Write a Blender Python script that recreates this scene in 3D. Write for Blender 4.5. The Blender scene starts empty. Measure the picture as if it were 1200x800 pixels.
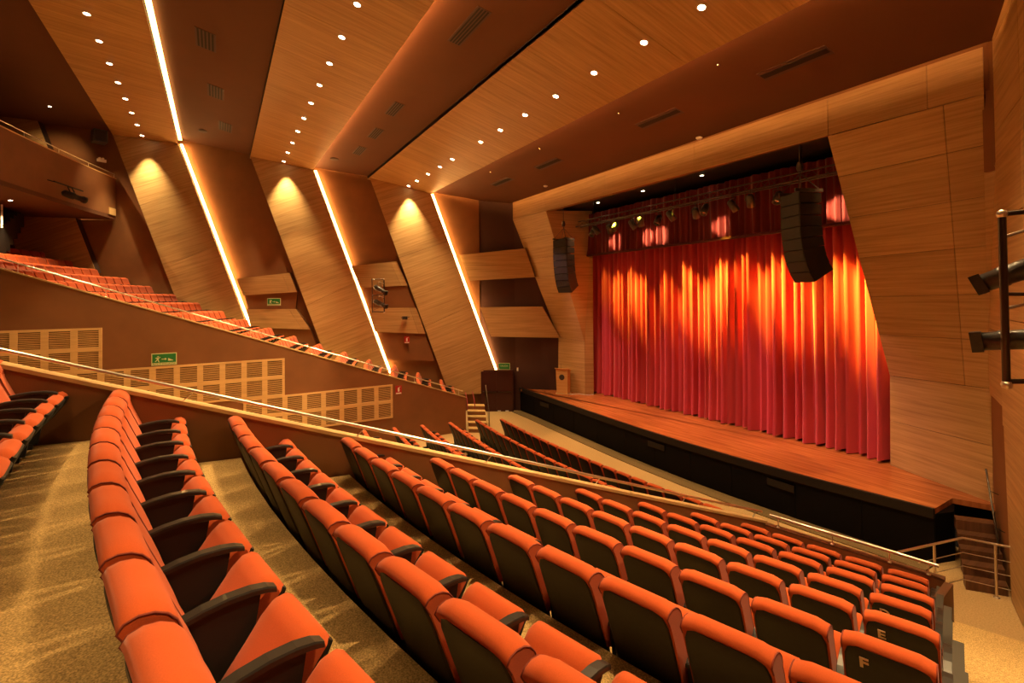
import bpy, bmesh, math, random
from mathutils import Vector, Matrix
random.seed(7)
PI = math.pi
SC = bpy.context.scene
COL = SC.collection
R = math.radians

# ------------------------------------------------------------------ camera
CAM = Vector((12.2, 0.0, 5.75))          # eye: 1.55 m above the tenth tread of the right terrace
YAW = math.pi / 2 - math.atan(345.0 / 578.0)
PITCH, ROLL = 0.015, -0.012
fw = Vector((-math.sin(YAW), math.cos(YAW), 0)); rt = Vector((math.cos(YAW), math.sin(YAW), 0)); up0 = Vector((0, 0, 1))
fwd = fw * math.cos(PITCH) + up0 * math.sin(PITCH)
upv = -fw * math.sin(PITCH) + up0 * math.cos(PITCH)
cx = rt * math.cos(ROLL) + upv * math.sin(ROLL)
cy = -rt * math.sin(ROLL) + upv * math.cos(ROLL)
cd = bpy.data.cameras.new('camera'); cam = bpy.data.objects.new('camera', cd); COL.objects.link(cam)
cam.matrix_world = Matrix(((cx.x, cy.x, -fwd.x, CAM.x), (cx.y, cy.y, -fwd.y, CAM.y), (cx.z, cy.z, -fwd.z, CAM.z), (0, 0, 0, 1)))
cd.sensor_width = 36; cd.lens = 36 * 578.0 / 1200; cd.shift_y = -58.67 / 1200; cd.clip_start = 0.02; cd.clip_end = 200
SC.camera = cam

# ------------------------------------------------------------------ world, exposure
w = bpy.data.worlds.new('world'); SC.world = w; w.use_nodes = True
w.node_tree.nodes['Background'].inputs[0].default_value = (1.0, 0.62, 0.34, 1)
w.node_tree.nodes['Background'].inputs[1].default_value = 0.012
SC.view_settings.view_transform = 'Standard'; SC.view_settings.look = 'None'
SC.view_settings.gamma = 1; SC.view_settings.exposure = 0.0
SC.view_settings.use_curve_mapping = False
try:
    SC.cycles.max_bounces = 6; SC.cycles.diffuse_bounces = 4; SC.cycles.sample_clamp_indirect = 4
    SC.cycles.use_denoising = True
except Exception:
    pass

DOWN_W = 1400.0                          # a ceiling downlight
WARM = (1.0, 0.645, 0.28)
def spot(name, loc, target, watts, cone, blend=0.35, color=WARM, radius=0.04):
    d = bpy.data.lights.new(name, 'SPOT'); d.energy = watts; d.spot_size = R(cone); d.spot_blend = blend
    d.color = color; d.shadow_soft_size = radius
    o = bpy.data.objects.new(name, d); COL.objects.link(o); o.location = loc
    v = Vector(target) - Vector(loc); o.rotation_euler = v.to_track_quat('-Z', 'Y').to_euler()
    return o

# ------------------------------------------------------------------ materials
def mat(name, color, rough=0.6, metal=0.0, spec=0.5, noise=None, bump=None, coat=0.0, sheen=0.0):
    m = bpy.data.materials.new(name); m.use_nodes = True
    nt = m.node_tree; b = nt.nodes['Principled BSDF']
    b.inputs['Base Color'].default_value = (*color, 1); b.inputs['Roughness'].default_value = rough
    b.inputs['Metallic'].default_value = metal; b.inputs['Specular IOR Level'].default_value = spec
    if coat: b.inputs['Coat Weight'].default_value = coat
    if sheen: b.inputs['Sheen Weight'].default_value = sheen
    geo = nt.nodes.new('ShaderNodeNewGeometry')
    if noise:
        sc, amt = noise
        n = nt.nodes.new('ShaderNodeTexNoise'); n.inputs['Scale'].default_value = sc; n.inputs['Detail'].default_value = 4
        nt.links.new(geo.outputs['Position'], n.inputs['Vector'])
        rp = nt.nodes.new('ShaderNodeValToRGB')
        rp.color_ramp.elements[0].position = 0.3; rp.color_ramp.elements[1].position = 0.7
        rp.color_ramp.elements[0].color = (*[c * (1 - amt) for c in color], 1)
        rp.color_ramp.elements[1].color = (*[min(1, c * (1 + amt)) for c in color], 1)
        nt.links.new(n.outputs['Fac'], rp.inputs['Fac']); nt.links.new(rp.outputs['Color'], b.inputs['Base Color'])
    if bump:
        sc, st = bump
        n2 = nt.nodes.new('ShaderNodeTexNoise'); n2.inputs['Scale'].default_value = sc; n2.inputs['Detail'].default_value = 3
        nt.links.new(geo.outputs['Position'], n2.inputs['Vector'])
        bp = nt.nodes.new('ShaderNodeBump'); bp.inputs['Strength'].default_value = st; bp.inputs['Distance'].default_value = 0.02
        nt.links.new(n2.outputs['Fac'], bp.inputs['Height']); nt.links.new(bp.outputs['Normal'], b.inputs['Normal'])
    return m

def wood(name, axis, c0, c1, c2, freq=14.0, along=0.5, rough=0.45, jitter=0.16):
    """veneer: fine bands stacked along `axis`, long along the other directions"""
    m = bpy.data.materials.new(name); m.use_nodes = True
    nt = m.node_tree; b = nt.nodes['Principled BSDF']; b.inputs['Roughness'].default_value = rough
    b.inputs['Specular IOR Level'].default_value = 0.35
    a = Vector(axis).normalized()
    t = a.orthogonal().normalized(); s = a.cross(t)
    geo = nt.nodes.new('ShaderNodeNewGeometry')
    cmb = nt.nodes.new('ShaderNodeCombineXYZ')
    for i, (vec, k) in enumerate(((a, freq), (t, along), (s, along))):
        d = nt.nodes.new('ShaderNodeVectorMath'); d.operation = 'DOT_PRODUCT'
        d.inputs[1].default_value = tuple(vec * k)
        nt.links.new(geo.outputs['Position'], d.inputs[0]); nt.links.new(d.outputs['Value'], cmb.inputs[i])
    n = nt.nodes.new('ShaderNodeTexNoise'); n.inputs['Scale'].default_value = 1.0; n.inputs['Detail'].default_value = 5
    n.inputs['Roughness'].default_value = 0.62; n.inputs['Distortion'].default_value = 0.35
    nt.links.new(cmb.outputs[0], n.inputs['Vector'])
    rp = nt.nodes.new('ShaderNodeValToRGB'); e = rp.color_ramp.elements
    e[0].position = 0.30; e[0].color = (*c0, 1); e[1].position = 0.70; e[1].color = (*c2, 1)
    mid = rp.color_ramp.elements.new(0.5); mid.color = (*c1, 1)
    nt.links.new(n.outputs['Fac'], rp.inputs['Fac'])
    oi = nt.nodes.new('ShaderNodeObjectInfo')
    mr = nt.nodes.new('ShaderNodeMapRange'); mr.inputs['To Min'].default_value = 1 - jitter; mr.inputs['To Max'].default_value = 1 + jitter
    nt.links.new(oi.outputs['Random'], mr.inputs['Value'])
    mx = nt.nodes.new('ShaderNodeVectorMath'); mx.operation = 'SCALE'
    nt.links.new(rp.outputs['Color'], mx.inputs[0]); nt.links.new(mr.outputs['Result'], mx.inputs['Scale'])
    nt.links.new(mx.outputs['Vector'], b.inputs['Base Color'])
    return m

def glow(name, color, strength):
    m = bpy.data.materials.new(name); m.use_nodes = True
    b = m.node_tree.nodes['Principled BSDF']
    b.inputs['Base Color'].default_value = (0.8, 0.7, 0.5, 1)
    b.inputs['Emission Color'].default_value = (*color, 1); b.inputs['Emission Strength'].default_value = strength
    return m

WC0, WC1, WC2 = (0.31, 0.178, 0.072), (0.42, 0.258, 0.108), (0.51, 0.325, 0.145)
M = {}
LEAN = Vector((0.14, 0.32, -1.0))                      # run of the leaning pilasters
M['wood_level'] = wood('wood_level', (0, 0, 1), WC0, WC1, WC2, freq=18, jitter=0.09)
M['wood_lean'] = wood('wood_lean', LEAN, WC0, WC1, WC2, freq=15, jitter=0.08)
M['wood_ceiling'] = wood('wood_ceiling', (1, 0, 0), WC0, WC1, WC2, freq=13, jitter=0.08)
M['wood_grille'] = wood('wood_grille', (0, 0, 1), (0.58, 0.37, 0.16), (0.66, 0.43, 0.19), (0.72, 0.48, 0.22), jitter=0.05)
M['stage_floor'] = wood('stage_floor', (0, 1, 0), (0.28, 0.075, 0.022), (0.42, 0.13, 0.040), (0.54, 0.19, 0.06), freq=11, along=0.6, rough=0.25)
M['brown'] = mat('brown_paint', (0.205, 0.082, 0.025), 0.75, noise=(1.3, 0.10), bump=(60, 0.08))
M['brown_shaded'] = mat('brown_paint_shaded', (0.105, 0.034, 0.010), 0.8, noise=(0.8, 0.06))  # the walls' brown paint, darkened: ceiling shade is put into the colour
M['dark_red'] = mat('dark_red_paint', (0.045, 0.007, 0.006), 0.45)
M['maroon'] = mat('maroon_paint', (0.050, 0.013, 0.008), 0.75, noise=(1.3, 0.1))
M['black'] = mat('black_paint', (0.010, 0.008, 0.008), 0.6, noise=(8, 0.2))
M['black_face'] = mat('stage_face_black', (0.003, 0.0025, 0.003), 0.6, spec=0.08)
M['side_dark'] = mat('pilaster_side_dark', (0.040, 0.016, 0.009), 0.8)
M['carpet'] = mat('carpet', (0.52, 0.350, 0.145), 0.95, spec=0.1, noise=(110, 0.5), bump=(160, 0.5))
M['carpet_shaded'] = mat('carpet_shaded', (0.15, 0.105, 0.05), 0.95, spec=0.1, noise=(40, 0.22))  # carpet darkened: shadow at the stage base is put into the colour
M['carpet_front'] = mat('carpet_front', (0.42, 0.285, 0.135), 0.95, spec=0.1, noise=(40, 0.22))
M['fabric'] = mat('seat_fabric', (0.42, 0.074, 0.018), 0.9, spec=0.10, noise=(260, 0.10), sheen=0.12)
M['piping'] = mat('seat_piping', (0.16, 0.022, 0.010), 0.9)
M['shell'] = mat('seat_shell', (0.014, 0.0125, 0.009), 0.55, spec=0.25, noise=(30, 0.15))
M['arm'] = mat('armrest_black', (0.013, 0.012, 0.011), 0.38, spec=0.5, coat=0.08)
M['panel_black'] = mat('seat_side_black', (0.005, 0.004, 0.004), 0.6)
M['crimson'] = mat('end_panel_crimson', (0.22, 0.012, 0.012), 0.7)
M['grey_laminate'] = mat('grey_laminate', (0.050, 0.044, 0.036), 0.7, spec=0.2)
M['letter'] = mat('letter_tan', (0.62, 0.48, 0.33), 0.5)
M['cap'] = wood('wall_cap', (0, 0, 1), (0.46, 0.31, 0.135), (0.54, 0.37, 0.165), (0.60, 0.42, 0.19), jitter=0.03)
M['steel'] = mat('brushed_steel', (0.80, 0.74, 0.66), 0.30, metal=1.0)
M['dark_steel'] = mat('dark_steel', (0.10, 0.085, 0.075), 0.3, metal=1.0)
M['fixture'] = mat('fixture_black', (0.030, 0.026, 0.024), 0.38, spec=0.6, noise=(25, 0.3))
M['speaker'] = mat('speaker_black', (0.010, 0.008, 0.007), 0.55, spec=0.3)
M['chrome'] = mat('lamp_chrome', (0.75, 0.72, 0.68), 0.18, metal=1.0)
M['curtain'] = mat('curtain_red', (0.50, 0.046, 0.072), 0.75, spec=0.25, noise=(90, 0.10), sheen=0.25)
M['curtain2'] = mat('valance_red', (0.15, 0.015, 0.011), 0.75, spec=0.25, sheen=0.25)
M['hem'] = mat('valance_hem_dark', (0.06, 0.004, 0.006), 0.9)
M['green'] = mat('sign_green', (0.012, 0.19, 0.045), 0.5)
M['sign_pale'] = mat('sign_pale', (0.62, 0.68, 0.40), 0.5)
M['sign_red'] = mat('sign_red', (0.42, 0.012, 0.012), 0.5)
M['sign_white'] = mat('sign_white', (0.80, 0.74, 0.66), 0.5)
M['white'] = mat('white_plastic', (0.75, 0.70, 0.62), 0.5)
M['vent'] = mat('vent_dark', (0.060, 0.022, 0.012), 0.6)
M['vent_gap'] = mat('vent_gap', (0.010, 0.005, 0.004), 0.8)
M['slot'] = mat('grille_slot', (0.085, 0.040, 0.016), 0.8)
M['step_dark'] = wood('dark_step', (1, 0, 0), (0.07, 0.028, 0.014), (0.10, 0.042, 0.020), (0.14, 0.06, 0.03), rough=0.5)
M['lip'] = mat('stage_edge', (0.012, 0.009, 0.008), 0.5, spec=0.2)
M['lectern'] = wood('lectern_wood', (0, 0, 1), (0.55, 0.30, 0.10), (0.62, 0.36, 0.13), (0.68, 0.42, 0.17), jitter=0.02)
M['led'] = glow('led_warm', (1.0, 0.52, 0.15), 42.0)
M['led_soft'] = glow('led_warm_soft', (1.0, 0.44, 0.12), 260.0)
M['led_rear'] = glow('led_warm_rear', (1.0, 0.60, 0.18), 8.0)
M['lamp'] = glow('downlight_lamp', (1.0, 0.80, 0.50), 26.0)

# ------------------------------------------------------------------ mesh builder
class MB:
    def __init__(self): self.v = []; self.f = []; self.sm = []
    def quad(self, a, b, c, d): self.poly([a, b, c, d])
    def poly(self, pts, smooth=False):
        n = len(self.v); self.v += [tuple(p) for p in pts]; self.f.append(tuple(range(n, n + len(pts)))); self.sm.append(smooth)
    def hexa(self, b, t):                       # two matching rings of n points, closed solid
        n = len(self.v); k = len(b)
        self.v += [tuple(p) for p in b] + [tuple(p) for p in t]
        self.f.append(tuple(n + i for i in reversed(range(k)))); self.f.append(tuple(n + k + i for i in range(k)))
        for i in range(k):
            j = (i + 1) % k; self.f.append((n + i, n + j, n + k + j, n + k + i))
        self.sm += [False] * (k + 2)
        return self
    def box(self, c, s, rz=0.0, mtx=None):
        hx, hy, hz = s[0] / 2, s[1] / 2, s[2] / 2
        m = mtx if mtx is not None else Matrix.Translation(Vector(c)) @ Matrix.Rotation(rz, 4, 'Z')
        b = [m @ Vector(p) for p in ((-hx, -hy, -hz), (hx, -hy, -hz), (hx, hy, -hz), (-hx, hy, -hz))]
        t = [m @ Vector(p) for p in ((-hx, -hy, hz), (hx, -hy, hz), (hx, hy, hz), (-hx, hy, hz))]
        return self.hexa(b, t)
    def prism(self, poly, z0, z1):
        return self.hexa([(x, y, z0) for x, y in poly], [(x, y, z1) for x, y in poly])
    def grid(self, rows, smooth=True, close=False):
        n = len(self.v); m = len(rows[0])
        for r in rows: self.v += [tuple(p) for p in r]
        for i in range(len(rows) - 1):
            for j in range(m if close else m - 1):
                k = (j + 1) % m
                self.f.append((n + i * m + j, n + i * m + k, n + (i + 1) * m + k, n + (i + 1) * m + j)); self.sm.append(smooth)
        return self
    def tube(self, path, r, k=8, caps=True):
        P = [Vector(p) for p in path]; rows = []
        rr = r if isinstance(r, (list, tuple)) else [r] * len(P)
        ref = None
        for i, p in enumerate(P):
            d = (P[min(i + 1, len(P) - 1)] - P[max(i - 1, 0)]).normalized()
            if ref is None or abs(ref.dot(d)) > 0.95: ref = d.orthogonal().normalized()
            u = (ref - d * ref.dot(d)).normalized(); v = d.cross(u); ref = u
            rows.append([p + u * rr[i] * math.cos(2 * PI * j / k) + v * rr[i] * math.sin(2 * PI * j / k) for j in range(k)])
        self.grid(rows, True, True)
        if caps:
            self.poly(list(reversed(rows[0]))); self.poly(rows[-1])
        return self
    def lathe(self, prof, c, axis=(0, 0, 1), k=14):
        a = Vector(axis).normalized(); u = a.orthogonal().normalized(); v = a.cross(u); c = Vector(c)
        rows = [[c + a * h + u * r * math.cos(2 * PI * j / k) + v * r * math.sin(2 * PI * j / k) for j in range(k)] for r, h in prof]
        self.grid(rows, True, True); self.poly(list(reversed(rows[0]))); self.poly(rows[-1])
        return self
    def mesh(self, name, m):
        me = bpy.data.meshes.new(name); me.from_pydata(self.v, [], self.f); me.update()
        me.polygons.foreach_set('use_smooth', self.sm)
        bm = bmesh.new(); bm.from_mesh(me); bmesh.ops.recalc_face_normals(bm, faces=bm.faces); bm.to_mesh(me); bm.free()
        if m: me.materials.append(m)
        return me
    def build(self, name, m, parent=None):
        o = bpy.data.objects.new(name, self.mesh(name, m)); COL.objects.link(o)
        if parent is not None: o.parent = parent
        return o

def tag(o, label=None, cat=None, group=None, kind=None):
    if label: o['label'] = label
    if cat: o['category'] = cat
    if group: o['group'] = group
    if kind: o['kind'] = kind
    return o
def empty(name, loc=(0, 0, 0), rz=0.0, parent=None):
    o = bpy.data.objects.new(name, None); COL.objects.link(o); o.location = loc; o.rotation_euler = (0, 0, rz); o.empty_display_size = 0.1
    if parent is not None: o.parent = parent
    return o
def structure(o): o['kind'] = 'structure'; return o
def link_copy(src, parent=None):
    c = src.copy(); COL.objects.link(c)
    if parent is not None: c.parent = parent
    return c
def lerp(a, b, t): return Vector(a) * (1 - t) + Vector(b) * t
def bil(q, u, v):                                # q = TL, TR, BR, BL
    return lerp(lerp(q[0], q[1], u), lerp(q[3], q[2], u), v)
def panels(parent, m, q, us, vs, gap=0.012, thick=0.03, skew=0.0, name='wood_panel', facing=None):
    """lays separate board panels over the quad q; their fronts lie on it, joints stay open"""
    n = (Vector(q[1]) - Vector(q[0])).cross(Vector(q[3]) - Vector(q[0])).normalized()
    if facing is not None and n.dot(Vector(facing) - Vector(q[0])) < 0: n = -n
    W = (Vector(q[1]) - Vector(q[0])).length; H = (Vector(q[3]) - Vector(q[0])).length
    gu, gv = gap / W / 2, gap / H / 2
    def sk(u, v):                                # joints tilted square to a leaning edge
        return v + skew * (1 - 2 * u) * (1 if 0.001 < v < 0.999 else 0)
    for i in range(len(us) - 1):
        for j in range(len(vs) - 1):
            u0, u1 = us[i] + gu, us[i + 1] - gu
            a = [bil(q, u0, sk(u0, vs[j]) + gv), bil(q, u1, sk(u1, vs[j]) + gv), bil(q, u1, sk(u1, vs[j + 1]) - gv), bil(q, u0, sk(u0, vs[j + 1]) - gv)]
            MB().hexa([p - n * thick for p in a], a).build(name, m, parent)
    return n

ORD = ['zeroth', 'first', 'second', 'third', 'fourth', 'fifth', 'sixth', 'seventh', 'eighth', 'ninth', 'tenth', 'eleventh', 'twelfth',
       'thirteenth', 'fourteenth', 'fifteenth', 'sixteenth', 'seventeenth', 'eighteenth', 'nineteenth', 'twentieth', 'twenty-first', 'twenty-second', 'twenty-third', 'twenty-fourth']

# ================================================================== STRUCTURE
ZS = 1.18                                                       # stage level
def wlx(Y): return -10.44 - 0.42 * (11.54 - Y)                  # face line of the left side wall
def wrx(Y): return 8.28 + 0.42 * (14.46 - Y)                    # right side wall
LIP = [(-9.4, 13.32), (-8.0, 13.26), (-6.19, 13.10), (-4.5, 12.97), (-2.83, 12.82), (-1.2, 12.70), (0.3, 12.63), (1.8, 12.60), (3.2, 12.63), (4.95, 12.74), (6.4, 12.90), (7.71, 13.08)]

# ---- floors
structure(MB().prism([(-12.5, -9), (9.6, -9), (9.6, 14.4), (-12.5, 14.4)], -0.2, 0.0).build('floor', M['carpet_front']))

# our (right) terrace: concentric treads
RC = Vector((3.538, 26.4285)); RR0, RP, RZ0, RZ = 18.358, 1.12515, 0.594, 0.40036
ANG = [278.988, 277.947, 277.200, 276.319, 275.686, 274.955, 274.154, 273.40, 272.60, 271.85]
RK = [RR0 + RP * k + (0, 0, 0, 0, 0, 0, 0, 0.14, 0.16, 0.14)[k] for k in range(10)]
NSEAT = [5, 6, 7, 8, 9, 10, 11, 12, 12, 8]
def arc_pts(c, r, x0f, x1f, n):
    """points of the circle between two wall lines given as x(Y), near side of the circle"""
    def hit(xf):
        lo, hi = R(200), R(340)
        for _ in range(50):
            mid = (lo + hi) / 2
            if c.x + r * math.cos(mid) < xf(c.y + r * math.sin(mid)): lo = mid
            else: hi = mid
        return (lo + hi) / 2
    a0, a1 = hit(x0f), hit(x1f)
    return [(c.x + r * math.cos(a0 + (a1 - a0) * i / n), c.y + r * math.sin(a0 + (a1 - a0) * i / n)) for i in range(n + 1)]
def wix(Y): return 5.05 + 0.145 * Y                             # inner wall of our terrace
terr = structure(empty('floor', (0, 0, 0)))
for k in range(10):
    z = RZ0 + RZ * k
    ri = RK[k - 1] - 0.145 if k else RR0 - 1.0
    ro = RK[k] - 0.13 if k < 9 else RK[k] + 4.0
    inner = arc_pts(RC, ri, lambda Y: wix(Y) + 0.02, lambda Y: wrx(Y) - 0.02, 14)
    outer = arc_pts(RC, ro, lambda Y: wix(Y) + 0.02, lambda Y: wrx(Y) - 0.02, 14)
    MB().prism(inner + outer[::-1], z - 0.62, z).build('terrace_step', M['carpet'], terr)
    if k < 9:                                                   # half step in the aisle by the wall
        endx = lambda Y, k=k: RC.x + RK[k] * math.cos(R(ANG[k]) + (NSEAT[k] + 0.35) * 0.55 / RK[k])
        inn = arc_pts(RC, ro - 0.42, endx, lambda Y: wrx(Y) - 0.02, 4); out = arc_pts(RC, ro + 0.01, endx, lambda Y: wrx(Y) - 0.02, 4)
        MB().prism(inn + out[::-1], z - 0.1, z + 0.2).build('half_step', M['carpet'], terr)
for q, z in ((RR0 - 1.75, 0.2), (RR0 - 1.38, 0.4)):
    inn = arc_pts(RC, q, lambda Y: 8.98, lambda Y: wrx(Y) - 0.02, 4); out = arc_pts(RC, RR0 - 0.9, lambda Y: 8.98, lambda Y: wrx(Y) - 0.02, 4)
    MB().prism(inn + out[::-1], 0.0, z).build('half_step', M['carpet'], terr)

# left terrace treads
LC = Vector((-3.54, 26.43)); LR0, LZ0 = 18.458, 0.794
terl = structure(empty('floor', (0, 0, 0)))
for k in range(18):
    z = LZ0 + RZ * k
    ri = LR0 + RP * (k - 1) + 0.04 if k else LR0 - 0.72
    ro = LR0 + RP * k + 0.05 if k < 17 else LR0 + RP * k + 2.5
    inner = arc_pts(LC, ri, lambda Y: wlx(Y) - 0.2, lambda Y: -7.60, 10); outer = arc_pts(LC, ro, lambda Y: wlx(Y) - 0.2, lambda Y: -7.60, 10)
    MB().prism(inner + outer[::-1], z - 0.62, z).build('terrace_step', M['carpet'], terl)

# inner wall of our terrace, its cap, and the low front wall
def wicap(Y): return 4.39 - 0.335 * Y
def line_wall(pts, z0, zf, t, m, name, parent):
    """upright slab along a line of plan points, with a top that follows zf"""
    (x0, y0), (x1, y1) = pts; d = Vector((x1 - x0, y1 - y0, 0)).normalized(); n = Vector((-d.y, d.x, 0)) * t
    a, b = Vector((x0, y0, 0)), Vector((x1, y1, 0))
    base = [a, b, b + n, a + n]
    return MB().hexa([(p.x, p.y, z0) for p in base], [(p.x, p.y, zf(p.y)) for p in base]).build(name, m, parent)
wi = structure(empty('wall_inner_right'))
A0, A1 = (wix(-4.2), -4.2), (6.38, 9.22)
line_wall((A0, A1), 0.0, lambda Y: wicap(min(Y, 9.22)), 0.14, M['brown'], 'wall_panel', wi)
def cap_strip(a, b, wdt, th, over, parent, m=None):
    d = (Vector(b) - Vector(a)).normalized(); n = Vector((-d.y, d.x, 0)).normalized(); u = Vector((0, 0, th))
    p = [Vector(a) - n * over, Vector(b) - n * over, Vector(b) + n * (wdt - over), Vector(a) + n * (wdt - over)]
    MB().hexa(p, [x + u for x in p]).build('cap', m or M['cap'], parent)
cap_strip((A0[0], A0[1], wicap(A0[1])), (A1[0], A1[1], wicap(A1[1])), 0.17, 0.045, 0.015, wi)
F0, F1 = (6.40, 9.12), (8.98, 9.68)
line_wall((F0, F1), 0.0, lambda Y: 1.28, 0.13, M['brown'], 'front_panel', wi)
cap_strip((F0[0], F0[1], 1.28), (F1[0], F1[1], 1.28), 0.13, 0.03, 0.0, wi, M['step_dark'])
MB().prism([(8.98, 9.68), (9.08, 9.70), (9.16, 8.95), (9.06, 8.93)], 0.3, 1.28).build('end_panel', M['step_dark'], wi)

# left inner wall (side of the far terrace)
def wlcap(Y): return 1.45 - 0.3637 * (Y - 9.3)
wl2 = structure(empty('wall_inner_left'))
XL = -7.44
MB().hexa([(XL, -9, 0), (XL, 9.3, 0), (XL - 0.15, 9.3, 0), (XL - 0.15, -9, 0)], [(XL, -9, wlcap(-9)), (XL, 9.3, 1.45), (XL - 0.15, 9.3, 1.45), (XL - 0.15, -9, wlcap(-9))]).build('wall_panel', M['brown'], wl2)
MB().hexa([(XL + 0.02, -9, wlcap(-9)), (XL + 0.02, 9.32, 1.45), (XL - 0.17, 9.32, 1.45), (XL - 0.17, -9, wlcap(-9))], [(XL + 0.02, -9, wlcap(-9) + 0.04), (XL + 0.02, 9.32, 1.49), (XL - 0.17, 9.32, 1.49), (XL - 0.17, -9, wlcap(-9) + 0.04)]).build('cap', M['cap'], wl2)
MB().hexa([(XL - 0.15, 9.15, 0), (XL - 0.15, 9.3, 0), (wlx(9.8), 10.1, 0), (wlx(9.8), 9.95, 0)], [(XL - 0.15, 9.15, 1.0), (XL - 0.15, 9.3, 1.0), (wlx(9.8), 10.1, 1.0), (wlx(9.8), 9.95, 1.0)]).build('wall_panel', M['brown'], wl2)

# ---- left side wall
wl = structure(empty('wall_left'))
OFF = 0.36                                                     # how far the pilasters stand proud
def wp(Y, z, off=0.0):                                         # a point on the left wall line, off = outward
    return Vector((wlx(Y) - off * 0.922, Y + off * 0.387, z))
MB().hexa([wp(-16, -0.5, OFF), wp(11.6, -0.5, OFF), wp(11.6, -0.5, OFF + 0.3), wp(-16, -0.5, OFF + 0.3)], [wp(-16, 15.6, OFF), wp(11.6, 15.6, OFF), wp(11.6, 15.6, OFF + 0.3), wp(-16, 15.6, OFF + 0.3)]).build('wall_panel', M['brown'], wl)
# splayed wall beside the stage
MB().prism([(-11.15, 11.33), (-9.66, 13.20), (-7.2, 15.35), (-7.5, 15.6), (-9.95, 13.5), (-11.5, 11.6)], 0, 11.6).build('wall_panel', M['maroon'], wl)
MB().hexa([(-7.95, 14.42, 0), (-7.3, 15.1, 0), (-7.5, 15.3, 0), (-8.15, 14.6, 0)], [(-9.6, 12.85, 11.6), (-8.9, 13.5, 11.6), (-9.1, 13.7, 11.6), (-9.8, 13.05, 11.6)]).build('wall_panel', M['maroon'], wl)
PIL = {1: (-4.20, 13.64, -1.59, 13.33, 4.6), 2: (1.37, 12.81, 4.06, 12.22, 2.2), 3: (6.54, 11.90, 9.33, 11.14, 0.9), 0: (-9.9, 14.5, -7.1, 14.2, 7.2)}
SL = 0.3235
for k in (0, 1, 2, 3):
    yl, zl, yr, zr, zb = PIL[k]
    e = 0.02
    TL, TR = wp(yl, zl), wp(yr, zr)
    BL, BR = wp(yl + SL * (zl - zb), zb), wp(yr + SL * (zr - zb), zb)
    o1 = Vector((-0.922, 0.387, 0))
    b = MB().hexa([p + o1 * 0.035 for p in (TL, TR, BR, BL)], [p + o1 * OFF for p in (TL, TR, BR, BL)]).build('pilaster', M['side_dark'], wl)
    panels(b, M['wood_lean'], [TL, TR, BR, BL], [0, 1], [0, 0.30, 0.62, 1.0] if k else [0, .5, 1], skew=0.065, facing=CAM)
# reflector boxes between the pilasters: wood, paint, wood, paint
BANDS = {1: [((-14.96, 0.78, 6.89), (-14.04, 2.97, 7.15), (-13.90, 3.29, 6.21), (-14.84, 1.06, 6.07)), ((-14.78, 1.20, 5.41), (-13.93, 3.23, 5.38), (-13.66, 3.87, 4.36), (-14.71, 1.37, 4.50))],
         2: [((-12.89, 5.71, 7.48), (-12.05, 7.70, 7.71), (-11.84, 8.20, 6.48), (-12.72, 6.12, 6.39)), ((-12.59, 6.42, 5.39), (-11.68, 8.58, 5.36), (-11.51, 9.00, 4.03), (-12.45, 6.75, 4.17))]}
for k, bs in BANDS.items():
    o1 = Vector((-0.922, 0.387, 0))
    for q in bs:
        q = [Vector(p) + o1 * 0.05 for p in q]
        d = (q[1] - q[0]).normalized(); d2 = (q[2] - q[3]).normalized()
        q[0] -= d * 0.03; q[3] -= d2 * 0.03; q[1] += d * 0.03; q[2] += d2 * 0.03
        bx = MB().hexa([p + o1 * 0.03 for p in q], [p + o1 * 0.31 for p in q]).build('reflector_box', M['brown'], wl)
        panels(bx, M['wood_level'], q, [0, 0.86, 1.0], [0, 1], facing=CAM)
    u, l = bs; mid = [Vector(u[3]) + o1 * 0.16, Vector(u[2]) + o1 * 0.16, Vector(l[1]) + o1 * 0.16, Vector(l[0]) + o1 * 0.16]
    MB().hexa(mid, [p + o1 * 0.2 for p in mid]).build('recess_panel', M['brown'], wl)
    lo = [Vector(l[3]) + o1 * 0.16, Vector(l[2]) + o1 * 0.16, Vector(l[2]) + o1 * 0.16 + Vector((0.2, 0.45, -1.4)), Vector(l[3]) + o1 * 0.16 + Vector((0.2, 0.45, -1.4))]
    MB().hexa(lo, [p + o1 * 0.2 for p in lo]).build('recess_panel', M['brown'], wl)
o3 = Vector((-0.743, 0.669, 0))
for q in (((-11.16, 10.77, 8.04), (-8.96, 13.21, 8.27), (-8.59, 13.62, 6.81), (-10.80, 11.17, 6.70)), ((-10.44, 11.56, 5.34), (-8.40, 13.83, 5.35), (-7.78, 14.52, 3.79), (-10.06, 11.99, 3.84))):
    q = [Vector(p) - o3 * 0.16 for p in q]
    d = (q[1] - q[0]).normalized(); q[0] += d * 0.05; q[3] += d * 0.05; q[1] += d * 0.22; q[2] += d * 0.16
    bx = MB().hexa([p + o3 * 0.03 for p in q], [p + o3 * 0.28 for p in q]).build('reflector_box', M['brown'], wl)
    panels(bx, M['wood_level'], q, [0, 1], [0, 1], facing=CAM)

MB().box((-15.0, -9.3, 8.9), (9.0, 0.1, 2.2)).build('wall_panel', M['wood_level'], wl)  # rear wall patch; its paler wood puts the balcony lamplight into the colour
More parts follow.
